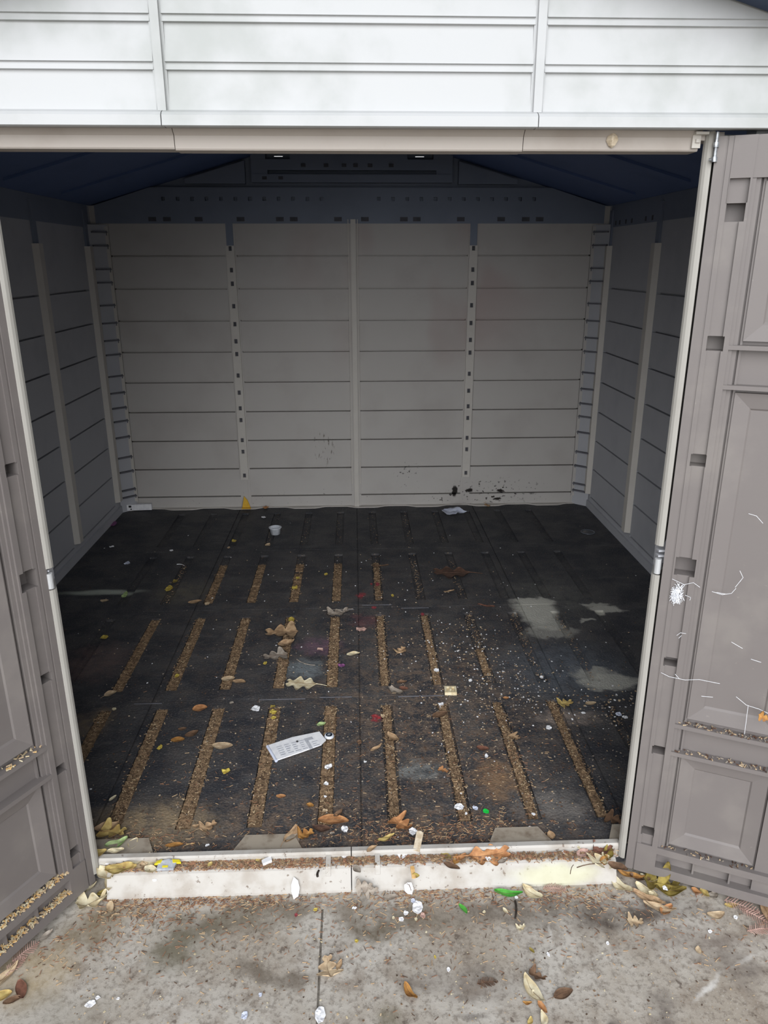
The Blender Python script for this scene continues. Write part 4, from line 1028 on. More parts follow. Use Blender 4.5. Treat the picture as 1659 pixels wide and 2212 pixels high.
# ---- litter on the concrete
for a in (
    ('leaf', 196, 1950, 44, 'maple', 'cream', 20, 'large pale cream leaf on the concrete at the foot of the left door', 0.6, 0.5, False),
    ('leaf', 188, 1926, 34, 'oval', 'cream', 50, 'narrow pale leaf under the corner of the left door', 0.3, 0.4, False),
    ('leaf', 240, 1961, 24, 'oval', 'beige', -70, 'pale greyish leaf in the needles in front of the ramp at left', 0.5, 0.3, False),
    ('leaf', 100, 2024, 24, 'oval', 'grey', 60, 'greyish leaf on the concrete beside the left door', 0.5, 0.4, False),
    ('leaf', 10, 2112, 50, 'oval', 'beige', 60, 'long pale leaf at the left edge below the left door', 0.35, 0.4, False),
    ('leaf', 46, 2139, 38, 'oval', 'rust', -60, 'reddish brown leaf on the concrete at lower left', 0.5, 0.2, False),
    ('leaf', 28, 2162, 28, 'oval', 'brown', 20, 'brown leaf below the reddish brown leaf at lower left', 0.5, 0.2, False),
    ('leaf', 5, 2153, 28, 'oval', 'yellow', 20, 'yellow leaf at the very left edge of the concrete', 0.7, 0.3, False),
    ('maple_leaf', 712, 2092, 44, 'maple', 'beige', 100, 'tan lobed leaf beside the concrete joint', 0.9, 0.35, False),
    ('leaf', 733, 2086, 24, 'oval', 'tan', 70, 'brown leaf flap at the right edge of the tan lobed leaf by the joint', 0.5, 0.4, False),
    ('leaf', 888, 2144, 42, 'oval', 'amber', -60, 'curled amber brown leaf alone on the concrete left of the big pale leaf', 0.42, 0.7, False),
    ('maple_leaf', 1152, 2137, 62, 'oval', 'cream', 110, 'big pale cream leaf on the concrete near the bottom', 0.5, 0.4, False),
    ('leaf', 1163, 2153, 30, 'oval', 'cream', -50, 'pointed cream lobe at the lower right of the big pale leaf', 0.5, 0.4, False),
    ('leaf', 1217, 2147, 42, 'oval', 'brown', 20, 'flat brown pointed leaf right of the big pale leaf', 0.6, 0.1, True),
    ('leaf', 1160, 2106, 34, 'maple', 'brown', -40, 'shrivelled brown leaf behind the big pale leaf', 0.5, 0.5, False),
    ('leaf', 1139, 2166, 18, 'oval', 'amber', -5, 'small amber leaf at the lower left of the big pale leaf', 0.5, 0.4, False),
    ('leaf', 1172, 2177, 30, 'oval', 'orange', -70, 'orange leaf strip below the big pale leaf', 0.45, 0.5, False),
    ('leaf', 1172, 2203, 32, 'oval', 'cream', 85, 'cream leaf at the bottom edge below the orange strip', 0.5, 0.5, False),
    ('leaf', 1144, 2206, 18, 'oval', 'yellow', 60, 'small yellow leaf at the bottom edge left of the cream one', 0.6, 0.4, False),
    ('leaf', 1150, 1928, 44, 'oval', 'cream', 135, 'large cream curled leaf in front of the ramp right of the long green leaf', 0.55, 0.5, False),
    ('leaf', 1131, 1910, 38, 'oval', 'beige', 135, 'narrow upright lobe of the cream curled leaf with a brown tip', 0.25, 0.5, False),
    ('leaf', 1098, 1929, 54, 'oval', 'green', -10, 'long bright green leaf lying in front of the ramp', 0.32, 0.3, False),
    ('leaf', 1000, 1965, 26, 'oval', 'green', -62, 'short bright green leaf on the concrete left of the long green one', 0.45, 0.3, False),
    ('leaf', 844, 1938, 30, 'oval', 'grey', 5, 'grey leaf lying in the needles in front of the ramp seam', 0.5, 0.2, False),
    ('leaf', 1124, 2004, 18, 'maple', 'cream', 20, 'small cream leaf fragment on open concrete', 0.6, 0.4, False),
    ('leaf', 1092, 1968, 15, 'oval', 'cream', -60, 'pale seed-like leaf left of a dark twig', 0.5, 0.4, False),
    ('leaf', 1149, 2054, 14, 'oval', 'olive', -60, 'tiny yellow-green leaf left of a white flake on the concrete', 0.5, 0.4, False),
    ('leaf', 1343, 1913, 40, 'oval', 'cream', -55, 'cream leaf with a torn end lying at the right end of the ramp', 0.5, 0.5, False),
    ('leaf', 1362, 1893, 40, 'oval', 'amber', -25, 'long amber leaf at the lower corner of the right door', 0.35, 0.5, False),
    ('leaf', 1382, 1899, 30, 'oval', 'brown', -25, 'brown leaf right of the long amber leaf by the right door', 0.4, 0.5, False),
    ('leaf', 1401, 1899, 26, 'oval', 'cream', -30, 'pinkish cream leaf under the bottom edge of the right door', 0.5, 0.5, False),
    ('leaf', 1425, 1912, 52, 'maple', 'olive', -20, 'large olive leaf at the heart of the cluster by the right door', 0.7, 0.45, False),
    ('leaf', 1446, 1924, 48, 'oval', 'olive', -12, 'olive green leaf with a curled tip at the right of the cluster', 0.5, 0.5, False),
    ('leaf', 1396, 1926, 38, 'oval', 'cream', -50, 'whitish leaf at the left of the cluster by the right door', 0.5, 0.4, False),
    ('leaf', 1413, 1941, 24, 'oval', 'cream', -70, 'white leaf below the whitish leaf in the cluster', 0.5, 0.5, False),
    ('leaf', 1400, 1943, 50, 'oval', 'tan', -35, 'tan leaf running under the white leaf of the cluster', 0.3, 0.4, False),
    ('leaf', 1424, 1962, 48, 'oval', 'beige', -25, 'beige leaf nearest the camera below the cluster', 0.35, 0.4, False),
    ('leaf', 1440, 1970, 26, 'oval', 'orange', 35, 'orange brown folded tip at the end of the nearest beige leaf', 0.7, 0.6, False),
    ('leaf', 1370, 1991, 22, 'maple', 'beige', -10, 'small beige leaf on the concrete below the cluster', 0.8, 0.3, False),
    ('leaf', 1546, 1974, 28, 'oval', 'beige', 5, 'faint beige oval leaf on the concrete before the right door', 0.6, 0.15, False),
    ('leaf', 1504, 1927, 16, 'oval', 'orange', -50, 'small orange leaf under the right door', 0.7, 0.5, False),
    ('leaf', 1522, 1932, 18, 'oval', 'yellow', -70, 'small yellow leaf under the right door', 0.7, 0.5, False),
    ('leaf', 1540, 1935, 18, 'oval', 'grey', 30, 'small grey leaf under the right door', 0.8, 0.5, False),
    ('leaf', 1650, 1972, 40, 'oval', 'tan', 80, 'tan leaf at the right edge among the pink sprigs', 0.5, 0.5, False),
    ('leaf', 1510, 2053, 14, 'oval', 'beige', 80, 'small beige oval leaf on open concrete at right', 0.7, 0.2, False),
    ('leaf', 1580, 1956, 22, 'oval', 'yellow', 0, 'yellow leaf bit left of the pink sprigs', 0.5, 0.3, False),
):
    nm, px, py, n_, kind, col, rz, lab, w_, cu, st = a
    leaf(nm, px, py, ZC + 0.001, n_, kind, col, rz, lab, 'leaf', GC, w_, cu, st)
# the yellow leaf that stands up against the right door
P = at(1428, 1907, ZC); L = 0.085
mb, pts, rows, cols = blade('oval', L, L * 0.36, 0.5, 77)
o = mb.build('leaf', LEAF['olive'], smooth=True, loc=P + Vector((0.004, 0, 0.036)))
o.rotation_euler = (0.5, math.radians(-68), 0.5)
tag(o, 'olive yellow leaf standing upright against the right door above the cluster', 'leaf', GC)

for a in (
    (195, 2170, 24, 15, 'white', 'bright white torn paper on the concrete at lower left'),
    (211, 2156, 12, 8, 'white', 'small white flake above the white torn paper at lower left'),
    (255, 2158, 10, 5, 'white', 'white flake right of the white torn paper at lower left'),
    (529, 2195, 18, 20, 'bluewhite', 'whitish feathery scrap at the bottom of the concrete'),
    (562, 2149, 10, 9, 'bluewhite', 'small bluish white flake above the feathery scrap'),
    (691, 2194, 26, 32, 'white', 'crumpled white tissue at the bottom edge beside the joint'),
    (640, 1977, 9, 8, 'red', 'tiny red scrap on the concrete left of the joint'),
    (682, 1966, 12, 7, 'yellow', 'yellow bit on the concrete at the head of the joint'),
    (770, 2033, 12, 8, 'yellow', 'lime yellow bit on the concrete right of the joint'),
    (765, 1962, 12, 7, 'white', 'white flake on the concrete below the ramp seam'),
    (904, 1963, 30, 28, 'white', 'large white folded paper on the concrete before the ramp'),
    (913, 1978, 16, 12, 'pink', 'pinkish paper corner under the large white folded paper'),
    (867, 1986, 13, 12, 'white', 'round white blossom-like scrap left of the large folded paper'),
    (876, 1973, 14, 10, 'white', 'small white scrap between the blossom-like scrap and the folded paper'),
    (899, 1986, 8, 8, 'cream', 'cream crumb just below the large white folded paper'),
    (850, 1983, 7, 6, 'cream', 'cream crumb left of the blossom-like scrap'),
    (893, 1947, 12, 10, 'bluewhite', 'bluish crumpled scrap just behind the large folded paper'),
    (1115, 1939, 9, 8, 'white', 'white round bit touching the long green leaf'),
    (969, 2095, 11, 9, 'white', 'white flake on open concrete near bottom centre'),
    (1184, 2062, 8, 10, 'white', 'white oval flake on open concrete right of centre'),
    (940, 2068, 7, 8, 'yellow', 'tiny yellow bit on open concrete at centre'),
    (1046, 1970, 9, 5, 'cream', 'cream flake between the short green leaf and the twig'),
    (1436, 1919, 13, 13, 'white', 'round white fluff on top of the olive leaf cluster'),
    (1533, 2013, 11, 8, 'white', 'white flake on the concrete in front of the right door'),
    (1312, 2038, 9, 7, 'white', 'white flake on the concrete at lower right'),
    (1589, 1982, 12, 8, 'white', 'white flake below the pink sprigs'),
):
    px, py, w_, h_, col, lab = a
    scrap('paper_scrap', px, py, ZC + (0.001 if lab[:12] != 'round white ' or 'olive' not in lab else 0.035), w_, h_, col, lab, 'paper scrap', GC, crumple=0.3)

# ---- twigs and pale sticks
stick('twig', (382, 1219), (398, 1222), ZF, 0.002, 'white', 'short curved white stick at the far end of a left groove', 'twig', None, 0.2)
stick('twig', (641, 1424), (681, 1437), ZF, 0.0022, 'grey', 'pale curved stick on the floor left of the small feather-like leaf', 'twig', None, -0.12)
stick('twig', (697, 1319), (763, 1315), ZF, 0.002, 'grey', 'long straight pale strip painted in for the highlight along the far floor seam', 'twig', None, 0.01)  # no real stick: stands in for light caught on the seam edge
stick('twig', (1113, 1946), (1113, 1984), ZC, 0.0035, 'speck', 'short dark twig standing out on the concrete below the long green leaf', 'twig', None, 0.05)
stick('twig', (1246, 1874), (1300, 1866), 0.003, 0.0015, 'twig', 'thin dark twig on the ramp left of the lobed whitish leaf', 'twig', None, 0.02, 0.004)
stick('twig', (1232, 1888), (1239, 1868), 0.002, 0.0012, 'twig', 'thin short twig standing on the right of the ramp', 'twig', None, 0.05, 0.004)
stick('twig', (686, 1893), (689, 1880), -0.006, 0.004, 'speck', 'stubby dark twig on the ramp left of its left rib', 'twig', None, 0.1)
stick('twig', (876, 1912), (888, 1924), -0.044, 0.0013, 'twig', 'thin twig lying over the white square paper at the ramp foot', 'twig', None, 0.05, 0.012)
stick('twig', (1098, 1975), (1107, 1985), ZC, 0.001, 'grey', 'hair-thin pale stalk left of the short dark twig', 'twig', None, 0.05)
stick('twig', (420, 1822), (402, 1823), 0.0, 0.0012, 'yellowwood', 'thin straw behind the sill left of centre', 'twig', None, 0.02)

# ---- wood chips
def chip(px, py, z, w, l, t, rz, colour, label, lean=0.0):
    P = at(px, py, z)
    mb = MB(); mb.prism([(-w / 2, -l / 2, 0), (w / 2 * 0.8, -l / 2, 0), (w / 2, l / 2 * 0.85, 0), (w * 0.1, l / 2, 0), (-w / 2 * 0.9, l / 2 * 0.9, 0)], (0, 0, t))
    o = mb.build('wood_chip', LEAF[colour], loc=P); o.rotation_euler = (lean, 0, rz); tag(o, label, 'wood chip'); return o
chip(904, 1818, 0.022, 0.022, 0.062, 0.006, -0.25, 'wood', 'pale weathered wood chip leaning over the sill right of centre', 0.35)
chip(892, 1885, -0.004, 0.012, 0.036, 0.005, 0.1, 'yellowwood', 'yellowish wood chip lying on the ramp right of its rib', 0.25)
chip(577, 1863, 0.001, 0.030, 0.016, 0.010, 0.5, 'white', 'small white rectangular block on the ledge left of centre')

# ---- the white paper strip and the bottle cap
corners_px = [(578, 1612), (632, 1594), (690, 1582), (704, 1600), (694, 1610), (650, 1626), (597, 1644)]
Q = [at(x, y, 0.006) for x, y in corners_px]; ctr = sum(Q, Vector()) / len(Q)
strip = MB(); strip.prism([p - ctr for p in Q], (0, 0, 0.004))
so = strip.build('paper_strip', LEAF['white'], loc=ctr)
tag(so, 'long white printed paper strip lying on the black floor', 'paper')
edge = MB(); edge.tube([Q[0] - ctr + Vector((0, 0, 0.0)), (Q[0] + Q[-1]) / 2 - ctr, Q[-1] - ctr], 0.0055, 10)
edge.build('rolled_end', LEAF['bluewhite'], so)
ex = (Q[2] - Q[0]).normalized(); ey = Vector((-ex.y, ex.x, 0)); prt = MB(); rr = random.Random(5)
M_PRINT = simple('grey_print', C(176, 178, 186), C(196, 198, 204), 60, 0.8)
base = Q[-1] - ctr + Vector((0, 0, 0.0042)); Ltot = (Q[2] - Q[0]).length; Wtot = (Q[0] - Q[-1]).dot(ey)
def pr(u0, u1, v0, v1):
    a = base + ex * (u0 * Ltot) + ey * (v0 * Wtot)
    prt.prism([a, a + ex * ((u1 - u0) * Ltot), a + ex * ((u1 - u0) * Ltot) + ey * ((v1 - v0) * Wtot), a + ey * ((v1 - v0) * Wtot)], (0, 0, 0.0004))
for u0 in (0.16, 0.30, 0.44, 0.58):
    for k in range(5):
        v = 0.18 + 0.13 * k; pr(u0 - 0.05, u0 - 0.05 + rr.uniform(0.06, 0.11), v, v + 0.055)
pr(0.64, 0.70, 0.10, 0.80); pr(0.70, 0.80, 0.62, 0.80)
for k in range(3): pr(0.74, 0.74 + rr.uniform(0.06, 0.12), 0.18 + 0.13 * k, 0.23 + 0.13 * k)
prt.build('print', M_PRINT, so)
bt = MB(); p0 = at(642, 1602, 0.0105) - ctr; bt.lathe([(0, 0), (0.0045, 0), (0.003, 0.003), (0, 0.004)], 8, 0, p0); bt.build('dark_crumb', M_DARK, so)
P = at(711, 1591, 0.0015); capm = MB()
capm.lathe([(0.0005, 0.0), (0.0175, 0.0), (0.0172, 0.003), (0.0152, 0.0075), (0.0135, 0.0085), (0.0005, 0.0085)], 42, 0, (0, 0, 0), 0.03)
M_CAPR = simple('cap_white_rim', C(226, 230, 236), C(206, 210, 218), 60, 0.35, 0.5)
M_CAPB = simple('cap_dark_print', C(38, 48, 62), C(26, 32, 42), 60, 0.35, 0.5)
cap = capm.build('bottle_cap', M_CAPR, loc=P); tag(cap, 'crimped bottle cap with dark printed top beside the white paper strip', 'bottle cap')
d_ = MB(); d_.lathe([(0.0005, 0.0083), (0.0125, 0.0083), (0.012, 0.0091), (0.0005, 0.0093)], 24); d_.build('cap_print', M_CAPB, cap)
d_ = MB()
for k in range(3):
    d_.prism([(-0.006 + 0.0035 * k, -0.005, 0.0091), (-0.0045 + 0.0035 * k, -0.005, 0.0091), (-0.0015 + 0.0035 * k, 0.005, 0.0091), (-0.003 + 0.0035 * k, 0.005, 0.0091)], (0, 0, 0.0006))
d_.build('cap_mark', M_CAPR, cap)

# ---- cream square cap with holes on the near seam
P = at(973, 1495, ZF); mb = MB(); w = 0.024
mb.terrace(brk([-w, w], [-0.016, -0.004, 0.004, 0.016]), brk([-w, w], [-0.016, -0.003, 0.005, 0.016]), lambda a, b: 0.010 if (0.004 < abs(a) < 0.016 and 0.0 < b < 0.016) or (abs(a) < 0.016 and b < -0.003 and b > -0.016) else 0.0,
           lambda a, b, d: (a, b, 0.014 - d), 0.014)
o = mb.build('square_cap', LEAF['cream'], loc=P); o.rotation_euler.z = -0.06
tag(o, 'cream plastic square cap with dark openings on the near floor seam', 'plastic cap')

# ---- white tub, torn plastic sheet, clear lid, packet at the back
P = at(595, 1153, ZF); mb = MB()
pr_ = [(0.020, 0.0), (0.030, 0.0), (0.036, 0.040), (0.041, 0.042), (0.041, 0.045), (0.034, 0.045), (0.029, 0.004), (0.0005, 0.004)]
o = MB().lathe([(0.0005, 0.0)] + pr_, 20).build('plastic_tub', M_CAPR, loc=P, smooth=True); tag(o, 'small open white plastic tub standing on the far floor', 'tub')
scrap('plastic_sheet', 976, 1107, ZF, 66, 15, 'bluewhite', 'torn pale grey plastic sheet lying at the foot of the back wall', 'plastic sheet', None, crumple=0.25, corners=9)
P = at(1270, 1150, ZF); o = MB().lathe([(0.036, 0.0), (0.045, 0.0), (0.047, 0.004), (0.043, 0.006), (0.036, 0.0045), (0.036, 0.0)], 32).build('round_lid', simple('clear_grey_plastic', C(92, 96, 104), C(80, 84, 92), 20, 0.25, 0.5), loc=P, smooth=True)
MB().lathe([(0.0005, 0.001), (0.0365, 0.001), (0.0365, 0.003), (0.0005, 0.003)], 32).build('lid_top', simple('clear_dark_plastic', C(50, 52, 58), C(44, 46, 52), 20, 0.2, 0.5), o)
tag(o, 'round clear plastic lid lying flat in the far right corner', 'lid')
P = at(302, 1101, 0.006); mb = MB(); mb.box((-0.085, -0.014, 0), (0.085, 0.014, 0.042)); o = mb.build('paper_packet', LEAF['white'], loc=P + Vector((0.0, 0.0, 0.0)))
o.rotation_euler.z = 0.06; tag(o, 'white paper packet with a dark end at the far left corner', 'packet')
MB().box((-0.07, -0.0155, 0.022), (-0.052, -0.0135, 0.036)).build('dark_mark', M_DARK, o); MB().box((-0.06, -0.0155, 0.006), (-0.05, -0.0135, 0.014)).build('dark_mark', M_DARK, o)
P = at(531, 1100, 0.007)
mb = MB(); mb.prism([(-0.028, 0, 0), (0.032, 0, 0), (0.012, 0.006, 0.055), (-0.012, 0.012, 0.085)], (0, 0.004, 0)); mb.prism([(-0.03, -0.02, 0), (0.035, -0.02, 0), (0.032, 0.002, 0), (-0.028, 0.002, 0)], (0, 0, 0.006))
o = mb.build('foam_scrap', simple('yellow_foam', C(222, 178, 62), C(206, 160, 50), 40, 0.8), loc=Vector((P.x, YB - 0.040, 0.007)))
tag(o, 'yellow pointed scrap standing against the back wall', 'scrap')
for px, py, c, lab in ((575, 1097, 'orange', 'flat orange crumb by the back wall right of the yellow pointed scrap'), (1044, 1085, 'orange', 'small orange crumb at the foot of the back wall at right'), (1052, 1093, 'tan', 'tan crumb below the small orange crumb at the back wall')):
    scrap('leaf_scrap', px, py, 0.007, 16, 6, c, lab, 'scrap', None, crumple=0.4)

# ---- crushed wrapper on the ledge
M_WR = simple('wrapper_silver', C(186, 190, 196), C(160, 164, 172), 40, 0.35, 0.5); M_WY = simple('wrapper_yellow', C(232, 216, 60), C(214, 196, 40), 40, 0.5)
P = at(360, 1875, 0.001)
mb = MB(); mb.prism([(-0.026, -0.012, 0.002), (0.022, -0.012, 0.002), (0.028, 0.010, 0.006), (0.004, 0.016, 0.010), (-0.024, 0.012, 0.006)], (0.001, 0.0, 0.008))
o = mb.build('wrapper', M_WR, loc=P); tag(o, 'crushed silver and yellow wrapper on the ledge near the left door', 'wrapper')
MB().prism([(0.018, 0.004, 0.010), (0.040, 0.008, 0.006), (0.034, 0.016, 0.008), (0.014, 0.014, 0.012)], (0, 0, 0.006)).build('yellow_end', M_WY, o)
MB().prism([(-0.036, 0.006, 0.004), (-0.018, 0.004, 0.010), (-0.014, 0.014, 0.012), (-0.030, 0.016, 0.006)], (0, 0, 0.006)).build('yellow_end', M_WY, o)
MB().prism([(-0.010, -0.009, 0.0102), (0.006, -0.009, 0.0102), (0.006, -0.003, 0.0115), (-0.010, -0.003, 0.0115)], (0, 0, 0.001)).build('yellow_patch', M_WY, o)

# ---- conifer sprigs
def sprig(px, py, z, npx, rz, colour, label, n=13):
    P = at(px, py, z); L = px_len(npx, P); r = random.Random(hash_(label))
    o = MB().tube([(-L / 2, 0, 0.003), (0, 0.03 * L, 0.005), (L / 2, 0, 0.003)], 0.0012, 5, 0, 0.0008).build('pine_sprig', LEAF[colour], loc=P)
    o.rotation_euler.z = math.radians(rz); tag(o, label, 'sprig', GC)
    nd = MB()
    for k in range(n):
        x = -L / 2 + L * (k + 0.5) / n; l = L * 0.26 * math.sin(math.pi * (0.15 + 0.8 * (k + 0.5) / n)) * r.uniform(0.8, 1.1)
        for s_ in (-1, 1):
            a = Vector((x, 0.01 * L, 0.004)); b = a + Vector((l * 0.55, s_ * l, r.uniform(-0.002, 0.004)))
            nd.prism([a + Vector((-0.0012, 0, 0)), a + Vector((0.0012, 0, 0)), b + Vector((0.0008, 0, 0)), b + Vector((-0.0008, 0, 0))], (0, 0, 0.0012))
    nd.build('needle_row', LEAF[colour], o)
sprig(56, 2058, ZC + 0.002, 60, 50, 'pink', 'pink conifer sprig on the concrete along the left door')
sprig(32, 2090, ZC + 0.002, 50, 55, 'pink', 'pink conifer sprig nearest the left edge below the left door')
sprig(1602, 1960, ZC + 0.002, 70, -32, 'pink', 'pink conifer sprig under the right door, the one farthest from the camera')
sprig(1632, 1982, ZC + 0.003, 64, -45, 'pink', 'pink conifer sprig in the middle of the three by the right door')
sprig(1640, 2010, ZC + 0.002, 56, 5, 'pink', 'pink conifer sprig nearest the camera by the right door')
sprig(1198, 1922, ZC + 0.002, 48, -8, 'pink', 'small pink conifer sprig right of the cream curled leaf')
sprig(1053, 2125, ZC + 0.002, 46, 5, 'needle3', 'brown conifer sprig on open concrete left of the big pale leaf')

# ---- cobwebs and what hangs in them on the right door
M_WEB = simple('cobweb_silk', C(236, 238, 242), C(220, 222, 228), 90, 0.8)
def web(pts, label):
    mb = MB(); Pm = on_door(OR, mpR, pts[0][0][0], pts[0][0][1], 0)
    for poly in pts:
        mb.tube([on_door(OR, mpR, a, b, -0.002) - Pm for a, b in poly], 0.0006, 4)
    o = mb.build('cobweb', M_WEB, loc=Pm); return tag(o, label, 'cobweb', 'cobwebs on the right door')
def dpt(px, py):
    d = FW + RT * ((px - W_PX / 2) / F_PX) + UP * ((H_PX / 2 - py) / F_PX)
    t = (OR - CAM).dot(nR) / d.dot(nR); p = CAM + d * t - OR
    return (p.dot(uR), p.z)
r5 = random.Random(3); tuft = MB(); c0 = dpt(1462, 1283); Pc = on_door(OR, mpR, c0[0], c0[1], 0)
for k in range(260):
    a, rr_ = r5.uniform(0, 6.283), r5.random() ** 0.7
    p = (c0[0] + 0.013 * rr_ * math.cos(a), c0[1] + 0.026 * rr_ * math.sin(a)); q = (p[0] + r5.uniform(-0.008, 0.008), p[1] + r5.uniform(-0.010, 0.010))
    A = on_door(OR, mpR, p[0], p[1], -0.002 - 0.009 * (1 - rr_) * r5.random()) - Pc; B = on_door(OR, mpR, q[0], q[1], -0.002 - 0.008 * (1 - rr_) * r5.random()) - Pc
    tuft.tube([A, (A + B) / 2 + Vector((0, 0, 0.002)), B], 0.0006, 3)
o = tuft.build('cobweb', M_WEB, loc=Pc); tag(o, 'bright white woolly cobweb tuft below the big latch pocket of the right door', 'cobweb', 'cobwebs on the right door')
web([[dpt(1452, 1250), dpt(1478, 1262), dpt(1498, 1258), dpt(1512, 1268)], [dpt(1480, 1262), dpt(1470, 1275)], [dpt(1480, 1285), dpt(1492, 1290), dpt(1490, 1296)]], 'frayed cobweb strands along the bottom of the big latch pocket')
web([[dpt(1538, 1277), dpt(1560, 1284), dpt(1580, 1281), dpt(1590, 1270)], [dpt(1548, 1279), dpt(1570, 1283)], [dpt(1588, 1268), dpt(1605, 1247), dpt(1598, 1232)], [dpt(1605, 1247), dpt(1598, 1256)]], 'curved cobweb on the tall panel level with the woolly tuft')
web([[dpt(1617, 1109), dpt(1634, 1114), dpt(1648, 1130)]], 'short cobweb hook high on the tall panel of the right door')
web([[dpt(1428, 1452), dpt(1446, 1461), dpt(1480, 1468), dpt(1510, 1467), dpt(1555, 1476)], [dpt(1458, 1455), dpt(1468, 1466)]], 'long sagging cobweb strand across the stile below the middle hole')
web([[dpt(1590, 1504), dpt(1612, 1522), dpt(1640, 1531), dpt(1659, 1540)], [dpt(1616, 1523), dpt(1608, 1585)]], 'cobweb strands holding the dry yellow leaf at the right edge')
web([[dpt(1580, 1386), dpt(1604, 1400)], [dpt(1622, 1423), dpt(1644, 1430)], [dpt(1515, 1503), dpt(1540, 1505)]], 'scattered short cobweb bits low on the tall panel')
web([[dpt(1462, 1372), dpt(1470, 1366), dpt(1482, 1368)], [dpt(1466, 1378), dpt(1472, 1372)]], 'small cobweb bit on the stile above the middle hole')
a, b = dpt(1650, 1545); P = on_door(OR, mpR, a, b, -0.006)
mb, pts, rows, cols = blade('maple', 0.030, 0.026, 0.6, 9)
o = mb.build('leaf', LEAF['amber'], smooth=True, loc=P); o.rotation_euler = (1.3, 0.3, -0.4); tag(o, 'dry yellow leaf hanging in a cobweb on the right door', 'leaf')
# pale nest on the header
P = Vector((0.555, 1.744, 1.893)); mb = MB()
mb.lathe([(0.0005, -0.014), (0.006, -0.010), (0.011, 0.0), (0.009, 0.008), (0.004, 0.014), (0.0005, 0.016)], 10, 0, (0, 0, 0), 0.18)
o = mb.build('cocoon', LEAF['wood'], loc=P); tag(o, 'small pale cocoon stuck under the lip of the header', 'cocoon')

# ---- loose matter nobody could count
def grain(mb, c, L, W, T, rnd_, mi, tilt=0.15):
    a = rnd_.uniform(0, 6.283); e1 = Vector((math.cos(a), math.sin(a), rnd_.uniform(-tilt, tilt))) * L / 2; e2 = Vector((-math.sin(a), math.cos(a), 0)) * W / 2
    mb.prism([c - e1 - e2, c + e1 - e2 * 0.7, c + e1 * 0.9 + e2, c - e1 * 0.9 + e2 * 0.8], (0, 0, T), mi)
R7 = random.Random(21)
# mulch in the floor grooves: a lumpy bed with chips on top
bed = MB(); chips_ = MB()
def fill(x, y):
    """how full a groove is at (x, y)"""
    f = 1.0
    if y > 4.0: f = 0.05 if abs(x) < 0.7 else 0.0
    elif y > 3.45: f = 0.42 if x < 0.2 else 0.2 if x < 0.6 else 0.0
    elif y > 2.6 and x > 0.2: f = 0.6
    if x > 0.85: f *= 0.2
    elif x > 0.6: f *= (0.9 if y < 2.6 else 0.35)
    elif x > 0.4 and y > 2.6: f *= 0.55
    if x < -0.9 and y > 2.6: f *= 0.5
    if abs(x) > 1.1: f = 0
    return f
for gx0 in GROOVE_X:
    for (ya, yb) in GROOVE_Y:
        y = ya + 0.01
        while y < yb - 0.012:
            f = fill(gx0, y)
            n_ = 0.5 + 0.5 * noise.noise(Vector((gx0 * 9, y * 4, 0)))
            step = 0.012
            if f * (0.55 + 0.9 * n_) > 0.34:
                w_ = 0.0215 if gx0 < 0 else 0.015
                jit = lambda: R7.uniform(-0.0015, 0.0015)
                z = -0.0045 + 0.006 * noise.noise(Vector((gx0 * 50, y * 60, 2)))
                bed.box((gx0 - w_ + jit(), y, -0.012), (gx0 + w_ + jit(), y + step * 0.99, min(0.0005, z)))
            for _ in range(int(11 * f * (0.3 + 1.1 * n_) + R7.random())):
                c = Vector((gx0 + R7.gauss(0, 0.0125 if gx0 < 0.3 else 0.0105), y + R7.uniform(0, step), R7.uniform(-0.003, 0.001)))
                if abs(c.x - gx0) > 0.021: c.z = 0.0005
                grain(chips_, c, R7.uniform(0.003, 0.010), R7.uniform(0.0012, 0.0036), R7.uniform(0.0008, 0.002), R7, R7.choice((0, 0, 0, 1, 1, 2, 2, 4, 4, 3)), 0.3)
            y += step
absorb(bed, chips_, 1)
tag(bed.build('groove_mulch', [LEAF['mulch'], LEAF['chip1'], LEAF['chip2'], LEAF['chip4'], LEAF['chip3'], LEAF['mulch']]), 'brown mulch and bark chips packed in the long grooves of the black floor', 'mulch', kind='stuff')
# grit and crumbs strewn over the floor
grit = MB()
def strew(n, cx, cy_, sx, sy_, pal, lmin, lmax, thin=0.45):
    for _ in range(n):
        p = Vector((R7.gauss(cx, sx), R7.gauss(cy_, sy_), 0.0005))
        if not (abs(p.x) < 1.55 and 1.80 < p.y < 5.0): continue
        L = R7.uniform(lmin, lmax); grain(grit, p, L, L * R7.uniform(thin, 1.0), L * 0.3, R7, R7.choice(pal))
strew(420, 0.50, 2.95, 0.14, 0.20, (1, 1, 2, 2, 0), 0.002, 0.007); strew(300, 0.60, 2.60, 0.22, 0.12, (0, 1, 1, 3), 0.002, 0.007)
strew(260, 0.30, 3.2, 0.5, 0.5, (0, 1, 2, 2), 0.002, 0.006); strew(900, 0.1, 2.4, 0.75, 0.40, (1, 2, 2, 3, 3), 0.002, 0.006)
strew(420, 0.0, 3.4, 0.9, 0.7, (0, 1, 2, 2, 3), 0.002, 0.007); strew(120, 0.95, 2.48, 0.10, 0.08, (0, 1, 2, 3), 0.003, 0.009); strew(1500, 0.35, 2.1, 0.45, 0.25, (1, 2, 2, 2, 3), 0.002, 0.006)
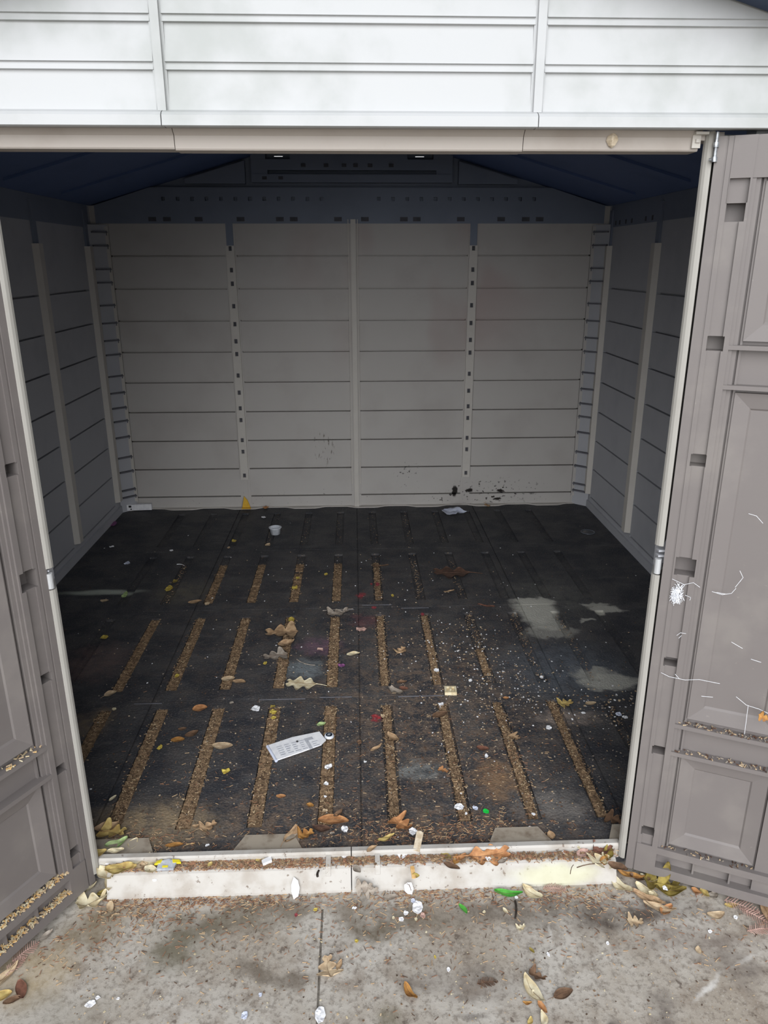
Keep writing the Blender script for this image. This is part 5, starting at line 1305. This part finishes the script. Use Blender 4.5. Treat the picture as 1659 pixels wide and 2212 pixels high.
# conifer needles
def needles(spots, zf):
    mb = MB()
    for (n, cx, cyy, sx, sy_, ang) in spots:
        for _ in range(n):
            px, py = R7.gauss(cx, sx), R7.gauss(cyy, sy_)
            z = zf(px, py)
            if z is None: continue
            P = at(px, py, z); L = R7.uniform(0.005, 0.016); a = R7.gauss(ang, 0.8)
            e1 = Vector((math.cos(a), math.sin(a), R7.uniform(-0.05, 0.12))) * L / 2; e2 = Vector((-math.sin(a), math.cos(a), 0)) * 0.00055
            mb.prism([P - e1 - e2, P + e1 - e2, P + e1 + e2, P - e1 + e2], (0, 0, 0.0012), R7.choice((0, 0, 0, 1, 1, 2)))
    return mb
def on_conc(px, py):
    edge_ = 1934 - (px - 260) * 0.028
    if py < edge_ + 3: return None
    if px < 210 and py < 1950 + (205 - px) * 0.86: return None
    if px > 1345 and py < 1893 + (px - 1345) * 0.235: return None
    return ZC + 0.001
n_conc = needles((
    (500, 420, 1945, 130, 10, 0.1), (260, 300, 1965, 70, 22, 0.2), (220, 560, 1945, 110, 16, 0.0), (360, 920, 1932, 130, 13, 0.2), (260, 1200, 1935, 110, 16, -0.2),
    (260, 350, 2010, 160, 50, 0.2), (240, 800, 2000, 240, 60, 0.1), (160, 1300, 1960, 120, 30, -0.3), (160, 100, 2030, 60, 40, 0.5), (90, 1500, 2020, 110, 40, -0.4), (120, 760, 2090, 300, 60, 0.2), (90, 860, 1965, 60, 20, 0.3)), on_conc)
def on_ledge(px, py):
    e0 = 1866 - (px - 250) * 0.026
    if not (228 < px < 1335) or py < e0 - 2 or py > e0 + 34: return None
    return 0.0012 - (0.0022 * max(0, py - e0 - 17))
n_ledge = needles((
    (900, 420, 1870, 130, 9, 0.1), (520, 620, 1864, 90, 9, 0.1), (420, 850, 1855, 90, 8, 0.1), (620, 1100, 1850, 120, 8, 0.1), (160, 1270, 1842, 40, 8, 0.0), (160, 280, 1890, 30, 12, 0.3)), on_ledge)
def on_floor_front(px, py):
    if not (225 < px < 1330): return None
    if py > 1836 - (px - 500) * 0.026: return None
    return 0.002
n_floor = needles((
    (220, 330, 1815, 70, 16, 0.1), (140, 700, 1800, 120, 18, 0.2), (300, 880, 1803, 80, 16, 0.2), (220, 1000, 1795, 70, 18, 0.1), (110, 1120, 1790, 80, 18, 0.1), (180, 850, 1640, 180, 90, 0.1), (160, 400, 1700, 140, 80, 0.1), (160, 1080, 1680, 70, 60, 0.1)), on_floor_front)
NEED = [LEAF['needle1'], LEAF['needle2'], LEAF['needle3']]
tag(absorb(grit, n_floor, 4).build('floor_grit', [LEAF['white'], LEAF['beige'], LEAF['needle3'], LEAF['grey']] + NEED), 'pale grit and brown needles strewn over the black floor', 'grit', kind='stuff')
# crumbs of soil on ledge and concrete
cr = MB()
for _ in range(900):
    px = R7.uniform(250, 1320); e0 = 1866 - (px - 250) * 0.026; py = e0 + abs(R7.gauss(0, 8))
    z = on_ledge(px, py)
    if z is None: continue
    L = R7.uniform(0.003, 0.010); grain(cr, at(px, py, z), L, L * R7.uniform(0.4, 1), L * 0.4, R7, R7.choice((0, 0, 1, 2)))
tag(absorb(cr, n_ledge, 3).build('needle_litter', [LEAF['chip1'], LEAF['chip2'], LEAF['needle1']] + NEED), 'rusty conifer needles and soil crumbs along the ledge of the sill', 'litter', kind='stuff')
cr = MB()
for _ in range(1300):
    px, py = R7.uniform(150, 1640), R7.uniform(1915, 2212)
    z = on_conc(px, py)
    if z is None: continue
    L = 0.0012 + 0.0045 * R7.random() ** 3; grain(cr, at(px, py, z - 0.0008), L, L * R7.uniform(0.4, 1), L * 0.25, R7, R7.choice((0, 1, 1, 2, 2, 3)))
tag(absorb(cr, n_conc, 4).build('needle_litter', [LEAF['chip4'], LEAF['chip1'], LEAF['beige'], LEAF['cream']] + NEED), 'rusty conifer needles and tiny crumbs scattered over the concrete pad', 'litter', kind='stuff')
